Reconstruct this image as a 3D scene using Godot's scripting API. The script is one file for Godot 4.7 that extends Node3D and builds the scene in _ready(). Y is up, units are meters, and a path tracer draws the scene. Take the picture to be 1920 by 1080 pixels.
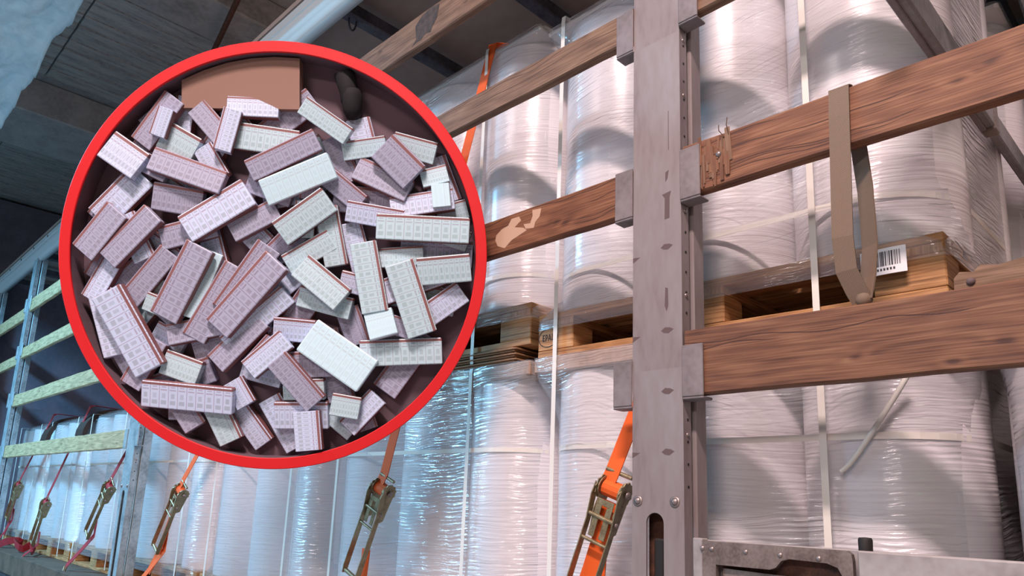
extends Node3D
# A curtain-side trailer loaded with stretch-wrapped rolls on pallets, seen from beside it in a hall.
# y = 0 is the trailer deck; x runs along the trailer (left is negative); z = 0 is the plane of its side boards, the load lies at negative z.

var M := {}
var rng := RandomNumberGenerator.new()
var used := {}

# ------------------------------------------------------------------ bookkeeping
func numbered(called: String) -> String:
	if not used.has(called):
		used[called] = 0
		return called
	used[called] += 1
	return "%s_%03d" % [called, used[called]]

func tag(o: Node, label: String, category: String, group := "", kind := "") -> Node:
	o.set_meta("label", label)
	o.set_meta("category", category)
	if group != "":
		o.set_meta("group", group)
	if kind != "":
		o.set_meta("kind", kind)
	return o

func thing(called: String, label: String, category: String, at := Vector3.ZERO, group := "") -> Node3D:
	var o := Node3D.new()
	o.name = numbered(called)
	add_child(o)
	o.position = at
	tag(o, label, category, group)
	return o

func begin() -> SurfaceTool:
	var st := SurfaceTool.new()
	st.begin(Mesh.PRIMITIVE_TRIANGLES)
	return st

func finish(st: SurfaceTool) -> ArrayMesh:
	st.generate_normals()
	return st.commit()

func put(mesh: Mesh, called: String, m: Material, parent: Node = null, at := Transform3D.IDENTITY) -> MeshInstance3D:
	var o := MeshInstance3D.new()
	o.mesh = mesh
	o.material_override = m
	o.transform = at
	if parent == null:
		o.name = numbered(called)
		add_child(o)
	else:
		o.name = called
		parent.add_child(o, true)
	return o

func build(st: SurfaceTool, called: String, m: Material, parent: Node = null) -> MeshInstance3D:
	return put(finish(st), called, m, parent)

func structure(o: Node, label: String, category: String) -> Node:
	return tag(o, label, category, "", "structure")

func copy_of(o: Node3D, called: String, label: String, group: String, at: Vector3) -> Node3D:
	var c: Node3D = o.duplicate()
	c.name = numbered(called)
	add_child(c)
	c.position = at
	c.set_meta("label", label)
	if group != "":
		c.set_meta("group", group)
	return c

# ------------------------------------------------------------------ shapes
func tri(st: SurfaceTool, a: Vector3, b: Vector3, c: Vector3, ua: Vector2, ub: Vector2, uc: Vector2) -> void:
	st.set_uv(ua); st.add_vertex(a)
	st.set_uv(ub); st.add_vertex(b)
	st.set_uv(uc); st.add_vertex(c)

func quad(st: SurfaceTool, a: Vector3, b: Vector3, c: Vector3, d: Vector3, ua := Vector2(0, 0), ub := Vector2(1, 0), uc := Vector2(1, 1), ud := Vector2(0, 1)) -> void:
	tri(st, a, b, c, ua, ub, uc)
	tri(st, a, c, d, ua, uc, ud)

# chamfered box; its texture runs along the longest side, one unit per metre
func box(st: SurfaceTool, centre: Vector3, size: Vector3, bevel := 0.003, turn := Basis.IDENTITY, shift := Vector2.ZERO) -> void:
	st.set_smooth_group(-1)
	var h := size * 0.5
	bevel = minf(bevel, minf(h.x, minf(h.y, h.z)) * 0.6)
	var la := 0
	if size.y > size[la]: la = 1
	if size.z > size[la]: la = 2
	var faces: Array = []
	for ax in 3:
		for s in [-1.0, 1.0]:
			var u := (ax + 1) % 3
			var v := (ax + 2) % 3
			var q: Array = []
			for k in [[-1, -1], [1, -1], [1, 1], [-1, 1]]:
				var p := Vector3.ZERO
				p[ax] = s * h[ax]
				p[u] = k[0] * (h[u] - bevel)
				p[v] = k[1] * (h[v] - bevel)
				q.append(p)
			if s > 0: q.reverse()
			faces.append([ax, q])
	for ax in 3:
		var u := (ax + 1) % 3
		var v := (ax + 2) % 3
		for k in [[-1, -1], [1, -1], [1, 1], [-1, 1]]:
			var q: Array = []
			for e in [[-1, 0], [1, 0], [1, 1], [-1, 1]]:
				var p := Vector3.ZERO
				p[ax] = e[0] * (h[ax] - bevel)
				p[u] = k[0] * (h[u] - (bevel if e[1] == 1 else 0.0))
				p[v] = k[1] * (h[v] - (0.0 if e[1] == 1 else bevel))
				q.append(p)
			if k[0] * k[1] > 0: q.reverse()
			faces.append([u, q])
	for sx in [-1.0, 1.0]:
		for sy in [-1.0, 1.0]:
			for sz in [-1.0, 1.0]:
				var a := Vector3(sx * h.x, sy * (h.y - bevel), sz * (h.z - bevel))
				var b := Vector3(sx * (h.x - bevel), sy * h.y, sz * (h.z - bevel))
				var c := Vector3(sx * (h.x - bevel), sy * (h.y - bevel), sz * h.z)
				if sx * sy * sz > 0:
					faces.append([0, [a, c, b]])
				else:
					faces.append([0, [a, b, c]])
	for f in faces:
		var ax: int = f[0]
		var q: Array = f[1]
		var uvs: Array = []
		var other := 0
		for k in 3:
			if k != la and k != ax: other = k
		if ax == la: other = (la + 1) % 3
		for p in q:
			var pu: float = p[la] if ax != la else p[(la + 2) % 3]
			uvs.append(Vector2(pu + size[la] * 0.5, p[other] + size[other] * 0.5) + shift)
		var w: Array = []
		for p in q:
			w.append(centre + turn * (p as Vector3))
		tri(st, w[0], w[1], w[2], uvs[0], uvs[1], uvs[2])
		if q.size() == 4:
			tri(st, w[0], w[2], w[3], uvs[0], uvs[2], uvs[3])

func box_mesh(size: Vector3, bevel := 0.003, shift := Vector2.ZERO) -> ArrayMesh:
	var st := begin()
	box(st, Vector3.ZERO, size, bevel, Basis.IDENTITY, shift)
	return finish(st)

# box by its bounds
func slab(st: SurfaceTool, lo: Vector3, hi: Vector3, bevel := 0.003, shift := Vector2.ZERO) -> void:
	box(st, (lo + hi) * 0.5, hi - lo, bevel, Basis.IDENTITY, shift)

func tube(st: SurfaceTool, pts: Array, r: float, n := 10, group := 0) -> void:
	st.set_smooth_group(group)
	var rings: Array = []
	var side := Vector3.ZERO
	for i in pts.size():
		var d: Vector3 = (pts[mini(i + 1, pts.size() - 1)] - pts[maxi(i - 1, 0)]).normalized()
		if i == 0:
			side = d.cross(Vector3.UP if absf(d.y) < 0.9 else Vector3.RIGHT).normalized()
		else:
			side = (side - d * side.dot(d)).normalized()
		var up := d.cross(side)
		var ring: Array = []
		for k in n:
			var a := TAU * k / n
			ring.append(pts[i] + side * cos(a) * r + up * sin(a) * r)
		rings.append(ring)
	for i in pts.size() - 1:
		for k in n:
			var k2 := (k + 1) % n
			quad(st, rings[i][k], rings[i + 1][k], rings[i + 1][k2], rings[i][k2])
	st.set_smooth_group(-1)
	for k in range(1, n - 1):
		tri(st, rings[0][0], rings[0][k], rings[0][k + 1], Vector2.ZERO, Vector2.ZERO, Vector2.ZERO)
		var e: Array = rings[pts.size() - 1]
		tri(st, e[0], e[k + 1], e[k], Vector2.ZERO, Vector2.ZERO, Vector2.ZERO)

# profile of Vector2(radius, height) turned round y
func lathe(st: SurfaceTool, profile: Array, n := 32, at := Transform3D.IDENTITY, smooth := true) -> void:
	st.set_smooth_group(0 if smooth else -1)
	for i in profile.size() - 1:
		for k in n:
			var a := TAU * k / n
			var b := TAU * (k + 1) / n
			var p: Vector2 = profile[i]
			var q: Vector2 = profile[i + 1]
			quad(st, at * Vector3(p.x * cos(a), p.y, p.x * sin(a)), at * Vector3(q.x * cos(a), q.y, q.x * sin(a)), at * Vector3(q.x * cos(b), q.y, q.x * sin(b)), at * Vector3(p.x * cos(b), p.y, p.x * sin(b)),
				Vector2(float(k) / n, p.y), Vector2(float(k) / n, q.y), Vector2(float(k + 1) / n, q.y), Vector2(float(k + 1) / n, p.y))

# flat band of a width and thickness along points; across is the direction of its width
func ribbon(st: SurfaceTool, pts: Array, across: Vector3, width: float, thick: float) -> void:
	st.set_smooth_group(-1)
	var rings: Array = []
	var run := 0.0
	var runs: Array = []
	for i in pts.size():
		var d: Vector3 = (pts[mini(i + 1, pts.size() - 1)] - pts[maxi(i - 1, 0)]).normalized()
		var w := (across - d * across.dot(d)).normalized()
		var nn := d.cross(w)
		if i > 0: run += (pts[i] as Vector3).distance_to(pts[i - 1])
		runs.append(run)
		rings.append([pts[i] - w * width / 2 - nn * thick / 2, pts[i] + w * width / 2 - nn * thick / 2, pts[i] + w * width / 2 + nn * thick / 2, pts[i] - w * width / 2 + nn * thick / 2])
	for i in pts.size() - 1:
		for k in 4:
			var k2 := (k + 1) % 4
			var va := 0.0 if k % 2 == 0 else width
			quad(st, rings[i][k], rings[i + 1][k], rings[i + 1][k2], rings[i][k2], Vector2(runs[i], va), Vector2(runs[i + 1], va), Vector2(runs[i + 1], width - va), Vector2(runs[i], width - va))
	for e in [rings[0], rings[pts.size() - 1]]:
		quad(st, e[0], e[1], e[2], e[3])

# outline in the plane of ex, ey, pushed along ez by depth
func prism(st: SurfaceTool, outline: PackedVector2Array, depth: float, at := Transform3D.IDENTITY) -> void:
	st.set_smooth_group(-1)
	if Geometry2D.is_polygon_clockwise(outline):
		outline.reverse()
	var idx := Geometry2D.triangulate_polygon(outline)
	for k in range(0, idx.size(), 3):
		var a := outline[idx[k]]
		var b := outline[idx[k + 1]]
		var c := outline[idx[k + 2]]
		if (b - a).cross(c - a) < 0:
			var t := b
			b = c
			c = t
		tri(st, at * Vector3(a.x, a.y, depth), at * Vector3(c.x, c.y, depth), at * Vector3(b.x, b.y, depth), a, c, b)
		tri(st, at * Vector3(a.x, a.y, 0), at * Vector3(b.x, b.y, 0), at * Vector3(c.x, c.y, 0), a, b, c)
	for k in outline.size():
		var a := outline[k]
		var b := outline[(k + 1) % outline.size()]
		quad(st, at * Vector3(a.x, a.y, 0), at * Vector3(a.x, a.y, depth), at * Vector3(b.x, b.y, depth), at * Vector3(b.x, b.y, 0), a, a, b, b)

func arc(c: Vector2, r: float, from_deg: float, to_deg: float, n: int) -> Array:
	var out: Array = []
	for k in n + 1:
		var a := deg_to_rad(lerpf(from_deg, to_deg, float(k) / n))
		out.append(c + Vector2(cos(a), sin(a)) * r)
	return out

func dome_head(st: SurfaceTool, at: Vector3, axis: Vector3, r: float, h: float) -> void:
	var b := Basis(Quaternion(Vector3.UP, axis.normalized()))
	lathe(st, [Vector2(0, h), Vector2(r * 0.55, h * 0.85), Vector2(r * 0.9, h * 0.4), Vector2(r, 0)], 12, Transform3D(b, at))

# ------------------------------------------------------------------ materials
func mat(c: Color, rough := 0.7, metal := 0.0) -> StandardMaterial3D:
	var m := StandardMaterial3D.new()
	m.albedo_color = c
	m.roughness = rough
	m.metallic = metal
	return m

func noise(seed_: int, freq: float, octaves := 3) -> FastNoiseLite:
	var n := FastNoiseLite.new()
	n.seed = seed_
	n.frequency = freq
	n.fractal_octaves = octaves
	n.noise_type = FastNoiseLite.TYPE_SIMPLEX_SMOOTH
	return n

func ramp(t: float, cs: Array) -> Color:
	t = clampf(t, 0.0, 0.9999) * (cs.size() - 1)
	var k := int(t)
	return (cs[k] as Color).lerp(cs[k + 1], t - k)

# wood: 1.6 m by 0.2 m of grain
func wood(seed_: int, cs: Array, rings: float, knots: int, cracks := 0) -> StandardMaterial3D:
	var w := 1536
	var h := 192
	var img := Image.create(w, h, false, Image.FORMAT_RGB8)
	var height := Image.create(w, h, false, Image.FORMAT_RGB8)
	var n1 := noise(seed_, 0.004, 2)
	var n2 := noise(seed_ + 1, 0.02, 3)
	var n3 := noise(seed_ + 2, 0.012, 3)
	var r := RandomNumberGenerator.new()
	r.seed = seed_
	var ks: Array = []
	for k in knots:
		ks.append([r.randf() * w, r.randf_range(0.15, 0.85) * h, r.randf_range(4.0, 8.0)])
	var cr: Array = []
	for k in cracks:
		cr.append([r.randf_range(0.2, 0.8) * h, r.randf() * w * 0.5, r.randf_range(0.3, 0.6) * w, r.randf() * 100.0])
	for y in h:
		for x in w:
			var bend := n1.get_noise_2d(x * 0.45, y * 1.7) * 1.6
			var dark := 0.0
			for k in ks:
				var dx: float = (x - k[0]) / 2.0
				var dy: float = y - k[1]
				var d2 := dx * dx + dy * dy
				var e := exp(-d2 / (k[2] * k[2] * 6.0))
				bend += e * 0.9 * signf(dy)
				dark += exp(-d2 / (k[2] * k[2])) * 0.75
			var g := sin((float(y) / h * rings + bend) * TAU)
			var fine := n2.get_noise_2d(x * 0.22, y * 8.0)
			var t := 0.52 + 0.10 * g + 0.40 * fine + 0.22 * n3.get_noise_2d(x * 0.5, y * 1.4) - dark * 0.6
			var gap := 0.0
			for k in cr:
				if x > k[1] and x < k[1] + k[2]:
					var off := absf(y - k[0] - n1.get_noise_2d(x * 0.8, k[3]) * 16.0)
					gap = maxf(gap, clampf(1.6 - off, 0.0, 1.0) * clampf((0.5 - absf((x - k[1]) / k[2] - 0.5)) * 12.0, 0.0, 1.0))
			img.set_pixel(x, y, ramp(t - gap * 0.7, cs))
			var hh := clampf(0.5 + 0.25 * g + 0.5 * fine - dark * 0.3 - gap, 0.0, 1.0)
			height.set_pixel(x, y, Color(hh, hh, hh))
	var m := mat(Color.WHITE, 0.72)
	m.albedo_texture = ImageTexture.create_from_image(img)
	m.heightmap_enabled = true
	m.heightmap_texture = ImageTexture.create_from_image(height)
	m.heightmap_scale = 0.08
	m.uv1_scale = Vector3(1 / 1.6, 1 / 0.2, 1)
	return m

# mottled surface, laid on by place in the world
func mottled(seed_: int, cs: Array, size: float, rough: float, metal := 0.0, relief := 0.0, stretch := Vector2(1, 1)) -> StandardMaterial3D:
	var w := 256
	var img := Image.create(w, w, false, Image.FORMAT_RGB8)
	var n1 := noise(seed_, 0.012, 4)
	var n2 := noise(seed_ + 1, 0.08, 3)
	for y in w:
		for x in w:
			var t := 0.5 + 0.55 * n1.get_noise_2d(x * stretch.x, y * stretch.y) + 0.3 * n2.get_noise_2d(x * stretch.x, y * stretch.y)
			img.set_pixel(x, y, ramp(t, cs))
	var m := mat(Color.WHITE, rough, metal)
	m.albedo_texture = ImageTexture.create_from_image(img)
	m.uv1_triplanar = true
	m.uv1_world_triplanar = true
	m.uv1_scale = Vector3.ONE / size
	if relief > 0:
		m.heightmap_enabled = true
		m.heightmap_texture = m.albedo_texture
		m.heightmap_scale = relief
	return m

func wrinkles(seed_: int, sx: float, sy: float, slant: float, w := 256, h := 1024) -> ImageTexture:
	var img := Image.create(w, h, false, Image.FORMAT_RGB8)
	var n1 := noise(seed_, 0.02, 3)
	var n2 := noise(seed_ + 5, 0.01, 2)
	for y in h:
		for x in w:
			var yy := y + x * slant + n2.get_noise_2d(x, y * 0.4) * 9.0
			var v := clampf(0.5 + 0.55 * n1.get_noise_2d(x * sx, yy * sy), 0.0, 1.0)
			img.set_pixel(x, y, Color(v, v, v))
	return ImageTexture.create_from_image(img)

func weave(c: Color, c2: Color) -> StandardMaterial3D:
	var img := Image.create(64, 64, false, Image.FORMAT_RGB8)
	var r := RandomNumberGenerator.new()
	r.seed = 7
	for y in 64:
		for x in 64:
			var a := 0.5 + 0.5 * sin(x * TAU / 8.0) * sin(y * TAU / 8.0)
			img.set_pixel(x, y, c.lerp(c2, clampf(a * 0.8 + r.randf() * 0.3 - 0.1, 0, 1)))
	var m := mat(Color.WHITE, 0.75)
	m.albedo_texture = ImageTexture.create_from_image(img)
	m.heightmap_enabled = true
	m.heightmap_texture = m.albedo_texture
	m.heightmap_scale = 0.04
	m.uv1_scale = Vector3(30, 30, 1)
	return m

func carton_print(seed_: int, paper: Color, ink: Color, stripe: Color) -> StandardMaterial3D:
	var img := Image.create(200, 64, false, Image.FORMAT_RGB8)
	img.fill(paper)
	var r := RandomNumberGenerator.new()
	r.seed = seed_
	for k in 10:
		img.fill_rect(Rect2i(k * 20, 0, 1, 64), stripe)
		img.fill_rect(Rect2i(k * 20 + 4, 10, 12, 10), paper.lerp(ink, 0.55))
		img.fill_rect(Rect2i(k * 20 + 6, 25, 8, 12), paper.lerp(ink, 0.3 + 0.3 * r.randf()))
		img.fill_rect(Rect2i(k * 20 + 3, 44, 14, 3), paper.lerp(stripe, 0.6))
		img.fill_rect(Rect2i(k * 20 + 5, 51, 10, 3), paper.lerp(stripe, 0.5))
	if seed_ != 54:
		img.fill_rect(Rect2i(0, 56, 200, 8), Color(0.56, 0.38, 0.38))
	var m := mat(Color.WHITE, 0.45)
	m.albedo_texture = ImageTexture.create_from_image(img)
	return m

func materials() -> void:
	M.post = mottled(11, [Color(0.47, 0.41, 0.41), Color(0.52, 0.47, 0.47), Color(0.54, 0.50, 0.50), Color(0.56, 0.53, 0.54)], 0.9, 0.5, 0.15, 0.02, Vector2(2.2, 0.5))
	M.galv = mottled(12, [Color(0.50, 0.55, 0.58), Color(0.66, 0.72, 0.75), Color(0.75, 0.80, 0.82)], 0.5, 0.42, 0.45)
	M.socket = mottled(13, [Color(0.40, 0.37, 0.36), Color(0.48, 0.44, 0.45), Color(0.53, 0.50, 0.50)], 0.5, 0.55, 0.1, 0.03)
	M.dark = mat(Color(0.09, 0.075, 0.075), 0.7)
	M.scrape = mat(Color(0.36, 0.29, 0.29), 0.75)
	M.bolt = mat(Color(0.58, 0.53, 0.52), 0.4, 0.7)
	M.alu = mottled(14, [Color(0.55, 0.52, 0.51), Color(0.65, 0.62, 0.62), Color(0.70, 0.68, 0.67)], 0.6, 0.42, 0.25)
	M.latch = mottled(15, [Color(0.36, 0.31, 0.29), Color(0.47, 0.42, 0.40), Color(0.54, 0.49, 0.47)], 0.2, 0.5, 0.3, 0.02)
	M.rust = mottled(16, [Color(0.20, 0.12, 0.09), Color(0.30, 0.18, 0.13), Color(0.40, 0.24, 0.15)], 0.12, 0.8, 0.0, 0.03)
	M.bow = mottled(17, [Color(0.24, 0.24, 0.27), Color(0.34, 0.34, 0.38), Color(0.40, 0.40, 0.44)], 0.6, 0.5, 0.3)
	M.beam = mottled(18, [Color(0.42, 0.41, 0.42), Color(0.52, 0.51, 0.52), Color(0.60, 0.58, 0.58)], 0.5, 0.55, 0.2)
	M.rail = mat(Color(0.82, 0.86, 0.88), 0.35, 0.3)
	M.roof = mottled(19, [Color(0.56, 0.51, 0.49), Color(0.60, 0.55, 0.53), Color(0.64, 0.59, 0.56)], 2.0, 0.8)
	M.roof.backlight_enabled = true
	M.roof.backlight = Color(0.45, 0.40, 0.38)
	M.curtain = mottled(20, [Color(0.38, 0.36, 0.41), Color(0.45, 0.43, 0.49)], 1.5, 0.7)
	M.deck = mottled(21, [Color(0.22, 0.17, 0.14), Color(0.32, 0.25, 0.20), Color(0.38, 0.30, 0.25)], 0.7, 0.8)
	M.concrete = mottled(22, [Color(0.44, 0.44, 0.44), Color(0.54, 0.54, 0.54), Color(0.60, 0.60, 0.60)], 1.6, 0.85, 0.0, 0.2)
	M.plank_ceiling = mottled(23, [Color(0.48, 0.48, 0.48), Color(0.62, 0.62, 0.61), Color(0.70, 0.69, 0.68)], 1.2, 0.9, 0.0, 0.1, Vector2(3.0, 0.6))
	M.hall_floor = mat(Color(0.52, 0.50, 0.49), 0.8)
	M.beam_concrete = mottled(24, [Color(0.56, 0.56, 0.56), Color(0.64, 0.64, 0.64), Color(0.70, 0.70, 0.70)], 1.6, 0.85)
	M.wall = mat(Color(0.60, 0.55, 0.52), 0.9)
	M.brown = [
		wood(31, [Color(0.26, 0.15, 0.10), Color(0.41, 0.25, 0.17), Color(0.50, 0.33, 0.23), Color(0.57, 0.41, 0.31)], 3.0, 7, 5),
		wood(32, [Color(0.25, 0.14, 0.10), Color(0.38, 0.24, 0.17), Color(0.46, 0.31, 0.22), Color(0.53, 0.39, 0.29)], 6.0, 3, 2),
		wood(33, [Color(0.29, 0.19, 0.14), Color(0.42, 0.31, 0.23), Color(0.50, 0.38, 0.30), Color(0.57, 0.47, 0.37)], 4.0, 3, 3)]
	M.pale = wood(34, [Color(0.42, 0.36, 0.25), Color(0.60, 0.53, 0.40), Color(0.72, 0.64, 0.49), Color(0.79, 0.72, 0.58)], 5.0, 5)
	M.pallet = wood(35, [Color(0.40, 0.26, 0.15), Color(0.60, 0.42, 0.26), Color(0.72, 0.53, 0.35), Color(0.80, 0.63, 0.44)], 5.0, 3)
	M.kraft = mottled(36, [Color(0.52, 0.38, 0.27), Color(0.60, 0.45, 0.33), Color(0.66, 0.51, 0.38)], 0.5, 0.85)
	M.board = mottled(37, [Color(0.56, 0.46, 0.40), Color(0.66, 0.55, 0.48), Color(0.72, 0.62, 0.55)], 0.6, 0.7)
	var wr := wrinkles(41, 0.09, 4.0, 0.06)
	M.roll = mat(Color(0.87, 0.845, 0.855), 0.42)
	M.roll.clearcoat_enabled = true
	M.roll.clearcoat = 0.55
	M.roll.clearcoat_roughness = 0.22
	M.roll.heightmap_enabled = true
	M.roll.heightmap_texture = wr
	M.roll.heightmap_scale = 0.17
	M.paper = mat(Color(0.85, 0.82, 0.80), 0.6)
	M.film = mat(Color(0.90, 0.91, 0.94, 0.17), 0.12)
	M.film.transparency = BaseMaterial3D.TRANSPARENCY_ALPHA
	M.film.heightmap_enabled = true
	M.film.heightmap_texture = wrinkles(42, 0.26, 4.5, 0.12, 512, 1024)
	M.film.heightmap_scale = 0.52
	M.band = mat(Color(0.88, 0.86, 0.83), 0.45)
	M.orange = weave(Color(0.80, 0.30, 0.06), Color(0.95, 0.42, 0.12))
	M.red = weave(Color(0.50, 0.08, 0.12), Color(0.68, 0.14, 0.20))
	M.grey_web = weave(Color(0.36, 0.29, 0.24), Color(0.55, 0.46, 0.38))
	M.brass = mottled(43, [Color(0.42, 0.36, 0.28), Color(0.60, 0.54, 0.42), Color(0.70, 0.64, 0.52)], 0.15, 0.38, 0.6)
	M.protector = mat(Color(0.20, 0.12, 0.09), 0.6)
	M.ring = mat(Color(0.86, 0.06, 0.10), 0.6)
	M.tray = mat(Color(0.42, 0.34, 0.38), 0.8)
	M.cartons = [
		carton_print(51, Color(0.80, 0.86, 0.97), Color(0.60, 0.64, 0.70), Color(0.62, 0.56, 0.66)),
		carton_print(52, Color(0.76, 0.87, 0.91), Color(0.60, 0.70, 0.73), Color(0.62, 0.63, 0.70)),
		carton_print(53, Color(0.67, 0.68, 0.78), Color(0.52, 0.50, 0.57), Color(0.50, 0.44, 0.52)),
		carton_print(54, Color(0.82, 0.95, 1.0), Color(0.78, 0.90, 0.95), Color(0.74, 0.82, 0.86))]
	M.carton_side = mat(Color(0.52, 0.34, 0.34), 0.5)
	M.carton_side_pale = mat(Color(0.80, 0.80, 0.85), 0.5)
	M.scrap = mat(Color(0.74, 0.61, 0.52), 0.8)
	M.stain = mottled(61, [Color(0.20, 0.17, 0.17), Color(0.28, 0.24, 0.23), Color(0.38, 0.31, 0.27)], 0.12, 0.85)
	M.kraft_print = mat(Color(0.58, 0.45, 0.40), 0.8)
	M.tarp = mottled(60, [Color(0.72, 0.80, 0.85), Color(0.80, 0.88, 0.92), Color(0.86, 0.92, 0.95)], 0.9, 0.3)
	M.black_cloth = mat(Color(0.07, 0.065, 0.085), 0.85)

# ------------------------------------------------------------------ light
func ceiling_lamp(at: Vector3, size: Vector2, c: Color, energy: float, glow: float, label: String) -> void:
	var t := thing("ceiling_lamp", label, "lamp", at)
	var st := begin()
	slab(st, Vector3(-size.x / 2 - 0.04, 0.0, -size.y / 2 - 0.04), Vector3(size.x / 2 + 0.04, 0.1, size.y / 2 + 0.04), 0.01)
	build(st, "housing", M.galv, t)
	for s in [-1.0, 1.0]:
		st = begin()
		tube(st, [Vector3(s * size.x * 0.4, 0.09, 0), Vector3(s * size.x * 0.4, 6.0 - at.y, 0)], 0.01, 6)
		build(st, "hanger", M.bow, t)
	st = begin()
	slab(st, Vector3(-size.x / 2, -0.02, -size.y / 2), Vector3(size.x / 2, 0.0, size.y / 2), 0.004)
	var g := mat(c, 0.5)
	g.emission_enabled = true
	g.emission = c
	g.emission_energy_multiplier = glow
	build(st, "lamp_diffuser", g, t)
	var l := AreaLight3D.new()
	l.name = "lamp_light"
	l.area_size = size
	l.light_color = c
	l.light_energy = energy
	l.shadow_enabled = true
	l.area_range = 40.0
	t.add_child(l)
	l.position = Vector3(0, -0.03, 0)
	l.rotation.x = -PI / 2

# ------------------------------------------------------------------ trailer parts
func make_post(label: String, x: float, m: Material, far: bool) -> Node3D:
	# face 0.142 wide; origin at its left front edge at deck height
	var t := thing("side_post", label, "post", Vector3(x, 0, 0), "")
	var st := begin()
	# front plate with a rounded slot low down
	var o := PackedVector2Array([Vector2(0, -0.16), Vector2(0.040, -0.16)])
	var slot: Array = arc(Vector2(0.0640, 0.535), 0.024, 180, 0, 10)
	for p in slot: o.append(p)
	o.append(Vector2(0.088, -0.16))
	o.append(Vector2(0.142, -0.16))
	o.append(Vector2(0.142, 2.84))
	o.append(Vector2(0, 2.84))
	prism(st, o, 0.005, Transform3D(Basis.IDENTITY, Vector3(0, 0, -0.004)))
	build(st, "front_plate", m, t)
	st = begin()
	slab(st, Vector3(0.001, -0.16, -0.05), Vector3(0.006, 2.84, -0.004), 0.001)
	build(st, "side_plate", m, t)
	st = begin()
	slab(st, Vector3(0.136, -0.16, -0.036), Vector3(0.141, 2.84, -0.004), 0.001)
	build(st, "side_plate", m, t)
	st = begin()
	slab(st, Vector3(0.120, -0.16, -0.095), Vector3(0.147, 2.84, -0.046), 0.003)
	build(st, "rear_channel", m, t)
	st = begin()
	slab(st, Vector3(0.02, -0.16, -0.045), Vector3(0.12, 2.84, -0.040), 0.001)
	build(st, "back_plate", M.rust, t)
	st = begin()
	slab(st, Vector3(0.05, -0.1, -0.030), Vector3(0.078, 0.50, -0.014), 0.004)
	build(st, "lock_lever", M.dark, t)
	# holes down the right side
	var hole := begin()
	hole.set_smooth_group(-1)
	lathe(hole, [Vector2(0, 0.0008), Vector2(0.0035, 0.0008), Vector2(0.0035, 0)], 8, Transform3D(Basis(Vector3(0, 0, 1), -PI / 2), Vector3.ZERO), false)
	var hm := finish(hole)
	var y := 0.62
	while y < 2.7:
		put(hm, "hole", M.dark, t, Transform3D(Basis.IDENTITY, Vector3(0.1412, y, -0.020)))
		y += 0.052
	for yy in [0.74, 1.08, 1.30, 1.62, 1.78]:
		st = begin()
		dome_head(st, Vector3(0.141, yy, -0.020), Vector3.RIGHT, 0.006, 0.004)
		build(st, "rivet", M.bolt, t)
	for bx in [0.016, 0.118]:
		st = begin()
		dome_head(st, Vector3(bx, 0.585, 0.001), Vector3(0, 0, 1), 0.009, 0.006)
		lathe(st, [Vector2(0.013, 0.0), Vector2(0.013, 0.0015), Vector2(0.009, 0.002)], 14, Transform3D(Basis(Vector3.RIGHT, PI / 2), Vector3(bx, 0.585, 0.001)))
		build(st, "bolt", M.bolt, t)
	# board sockets
	for s in ([[-1, 2.29, 2.43], [-1, 1.805, 1.935], [-1, 1.315, 1.452], [-1, 0.815, 0.93], [1, 2.29, 2.43], [1, 1.815, 1.945], [1, 1.320, 1.455], [1, 0.826, 0.950]]):
		st = begin()
		var x0: float = 0.142 if s[0] > 0 else -0.056
		var x1: float = x0 + 0.056
		slab(st, Vector3(x0, s[1], 0.0005), Vector3(x1, s[2], 0.007), 0.003)
		slab(st, Vector3(x0, s[1] - 0.006, -0.036), Vector3(x1, s[1], 0.006), 0.002)
		build(st, "board_socket", M.socket if not far else m, t)
	return t

func scrape_marks(t: Node3D) -> void:
	# bare patches and punched marks on the face of the near post
	var z := 0.0012
	for y in [1.21, 0.995, 0.845, 0.70, 1.075]:
		var st := begin()
		var o := PackedVector2Array([Vector2(0.083, y), Vector2(0.094, y + 0.008), Vector2(0.108, y + 0.006), Vector2(0.118, y + 0.001), Vector2(0.104, y - 0.008), Vector2(0.092, y - 0.006)])
		if y == 1.075:
			o = PackedVector2Array([Vector2(0.096, y + 0.030), Vector2(0.103, y + 0.026), Vector2(0.104, y - 0.018), Vector2(0.099, y - 0.032), Vector2(0.094, y - 0.018)])
		prism(st, o, 0.0006, Transform3D(Basis.IDENTITY, Vector3(0, 0, z - 0.0004)))
		build(st, "punch_mark", M.scrape, t)
	for y in [1.195, 0.985, 0.695]:
		var st := begin()
		prism(st, PackedVector2Array([Vector2(0.0, y + 0.006), Vector2(0.022, y + 0.004), Vector2(0.0, y - 0.008)]), 0.0006, Transform3D(Basis.IDENTITY, Vector3(0, 0, z - 0.0004)))
		build(st, "punch_mark", M.scrape, t)
	var st2 := begin()
	prism(st2, PackedVector2Array([Vector2(0.088, 1.352), Vector2(0.114, 1.356), Vector2(0.110, 1.340), Vector2(0.109, 1.285), Vector2(0.095, 1.283), Vector2(0.096, 1.340)]), 0.0006, Transform3D(Basis.IDENTITY, Vector3(0, 0, z - 0.0004)))
	build(st2, "punch_mark", M.scrape, t)
	st2 = begin()
	prism(st2, PackedVector2Array([Vector2(0.098, 1.41), Vector2(0.108, 1.415), Vector2(0.104, 1.392), Vector2(0.098, 1.384)]), 0.0006, Transform3D(Basis.IDENTITY, Vector3(0, 0, z - 0.0004)))
	build(st2, "punch_mark", M.scrape, t)
	st2 = begin()
	slab(st2, Vector3(0.107, 1.47, 0.001), Vector3(0.1085, 1.58, 0.0016), 0.0002)
	build(st2, "scratch", M.scrape, t)

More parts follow.
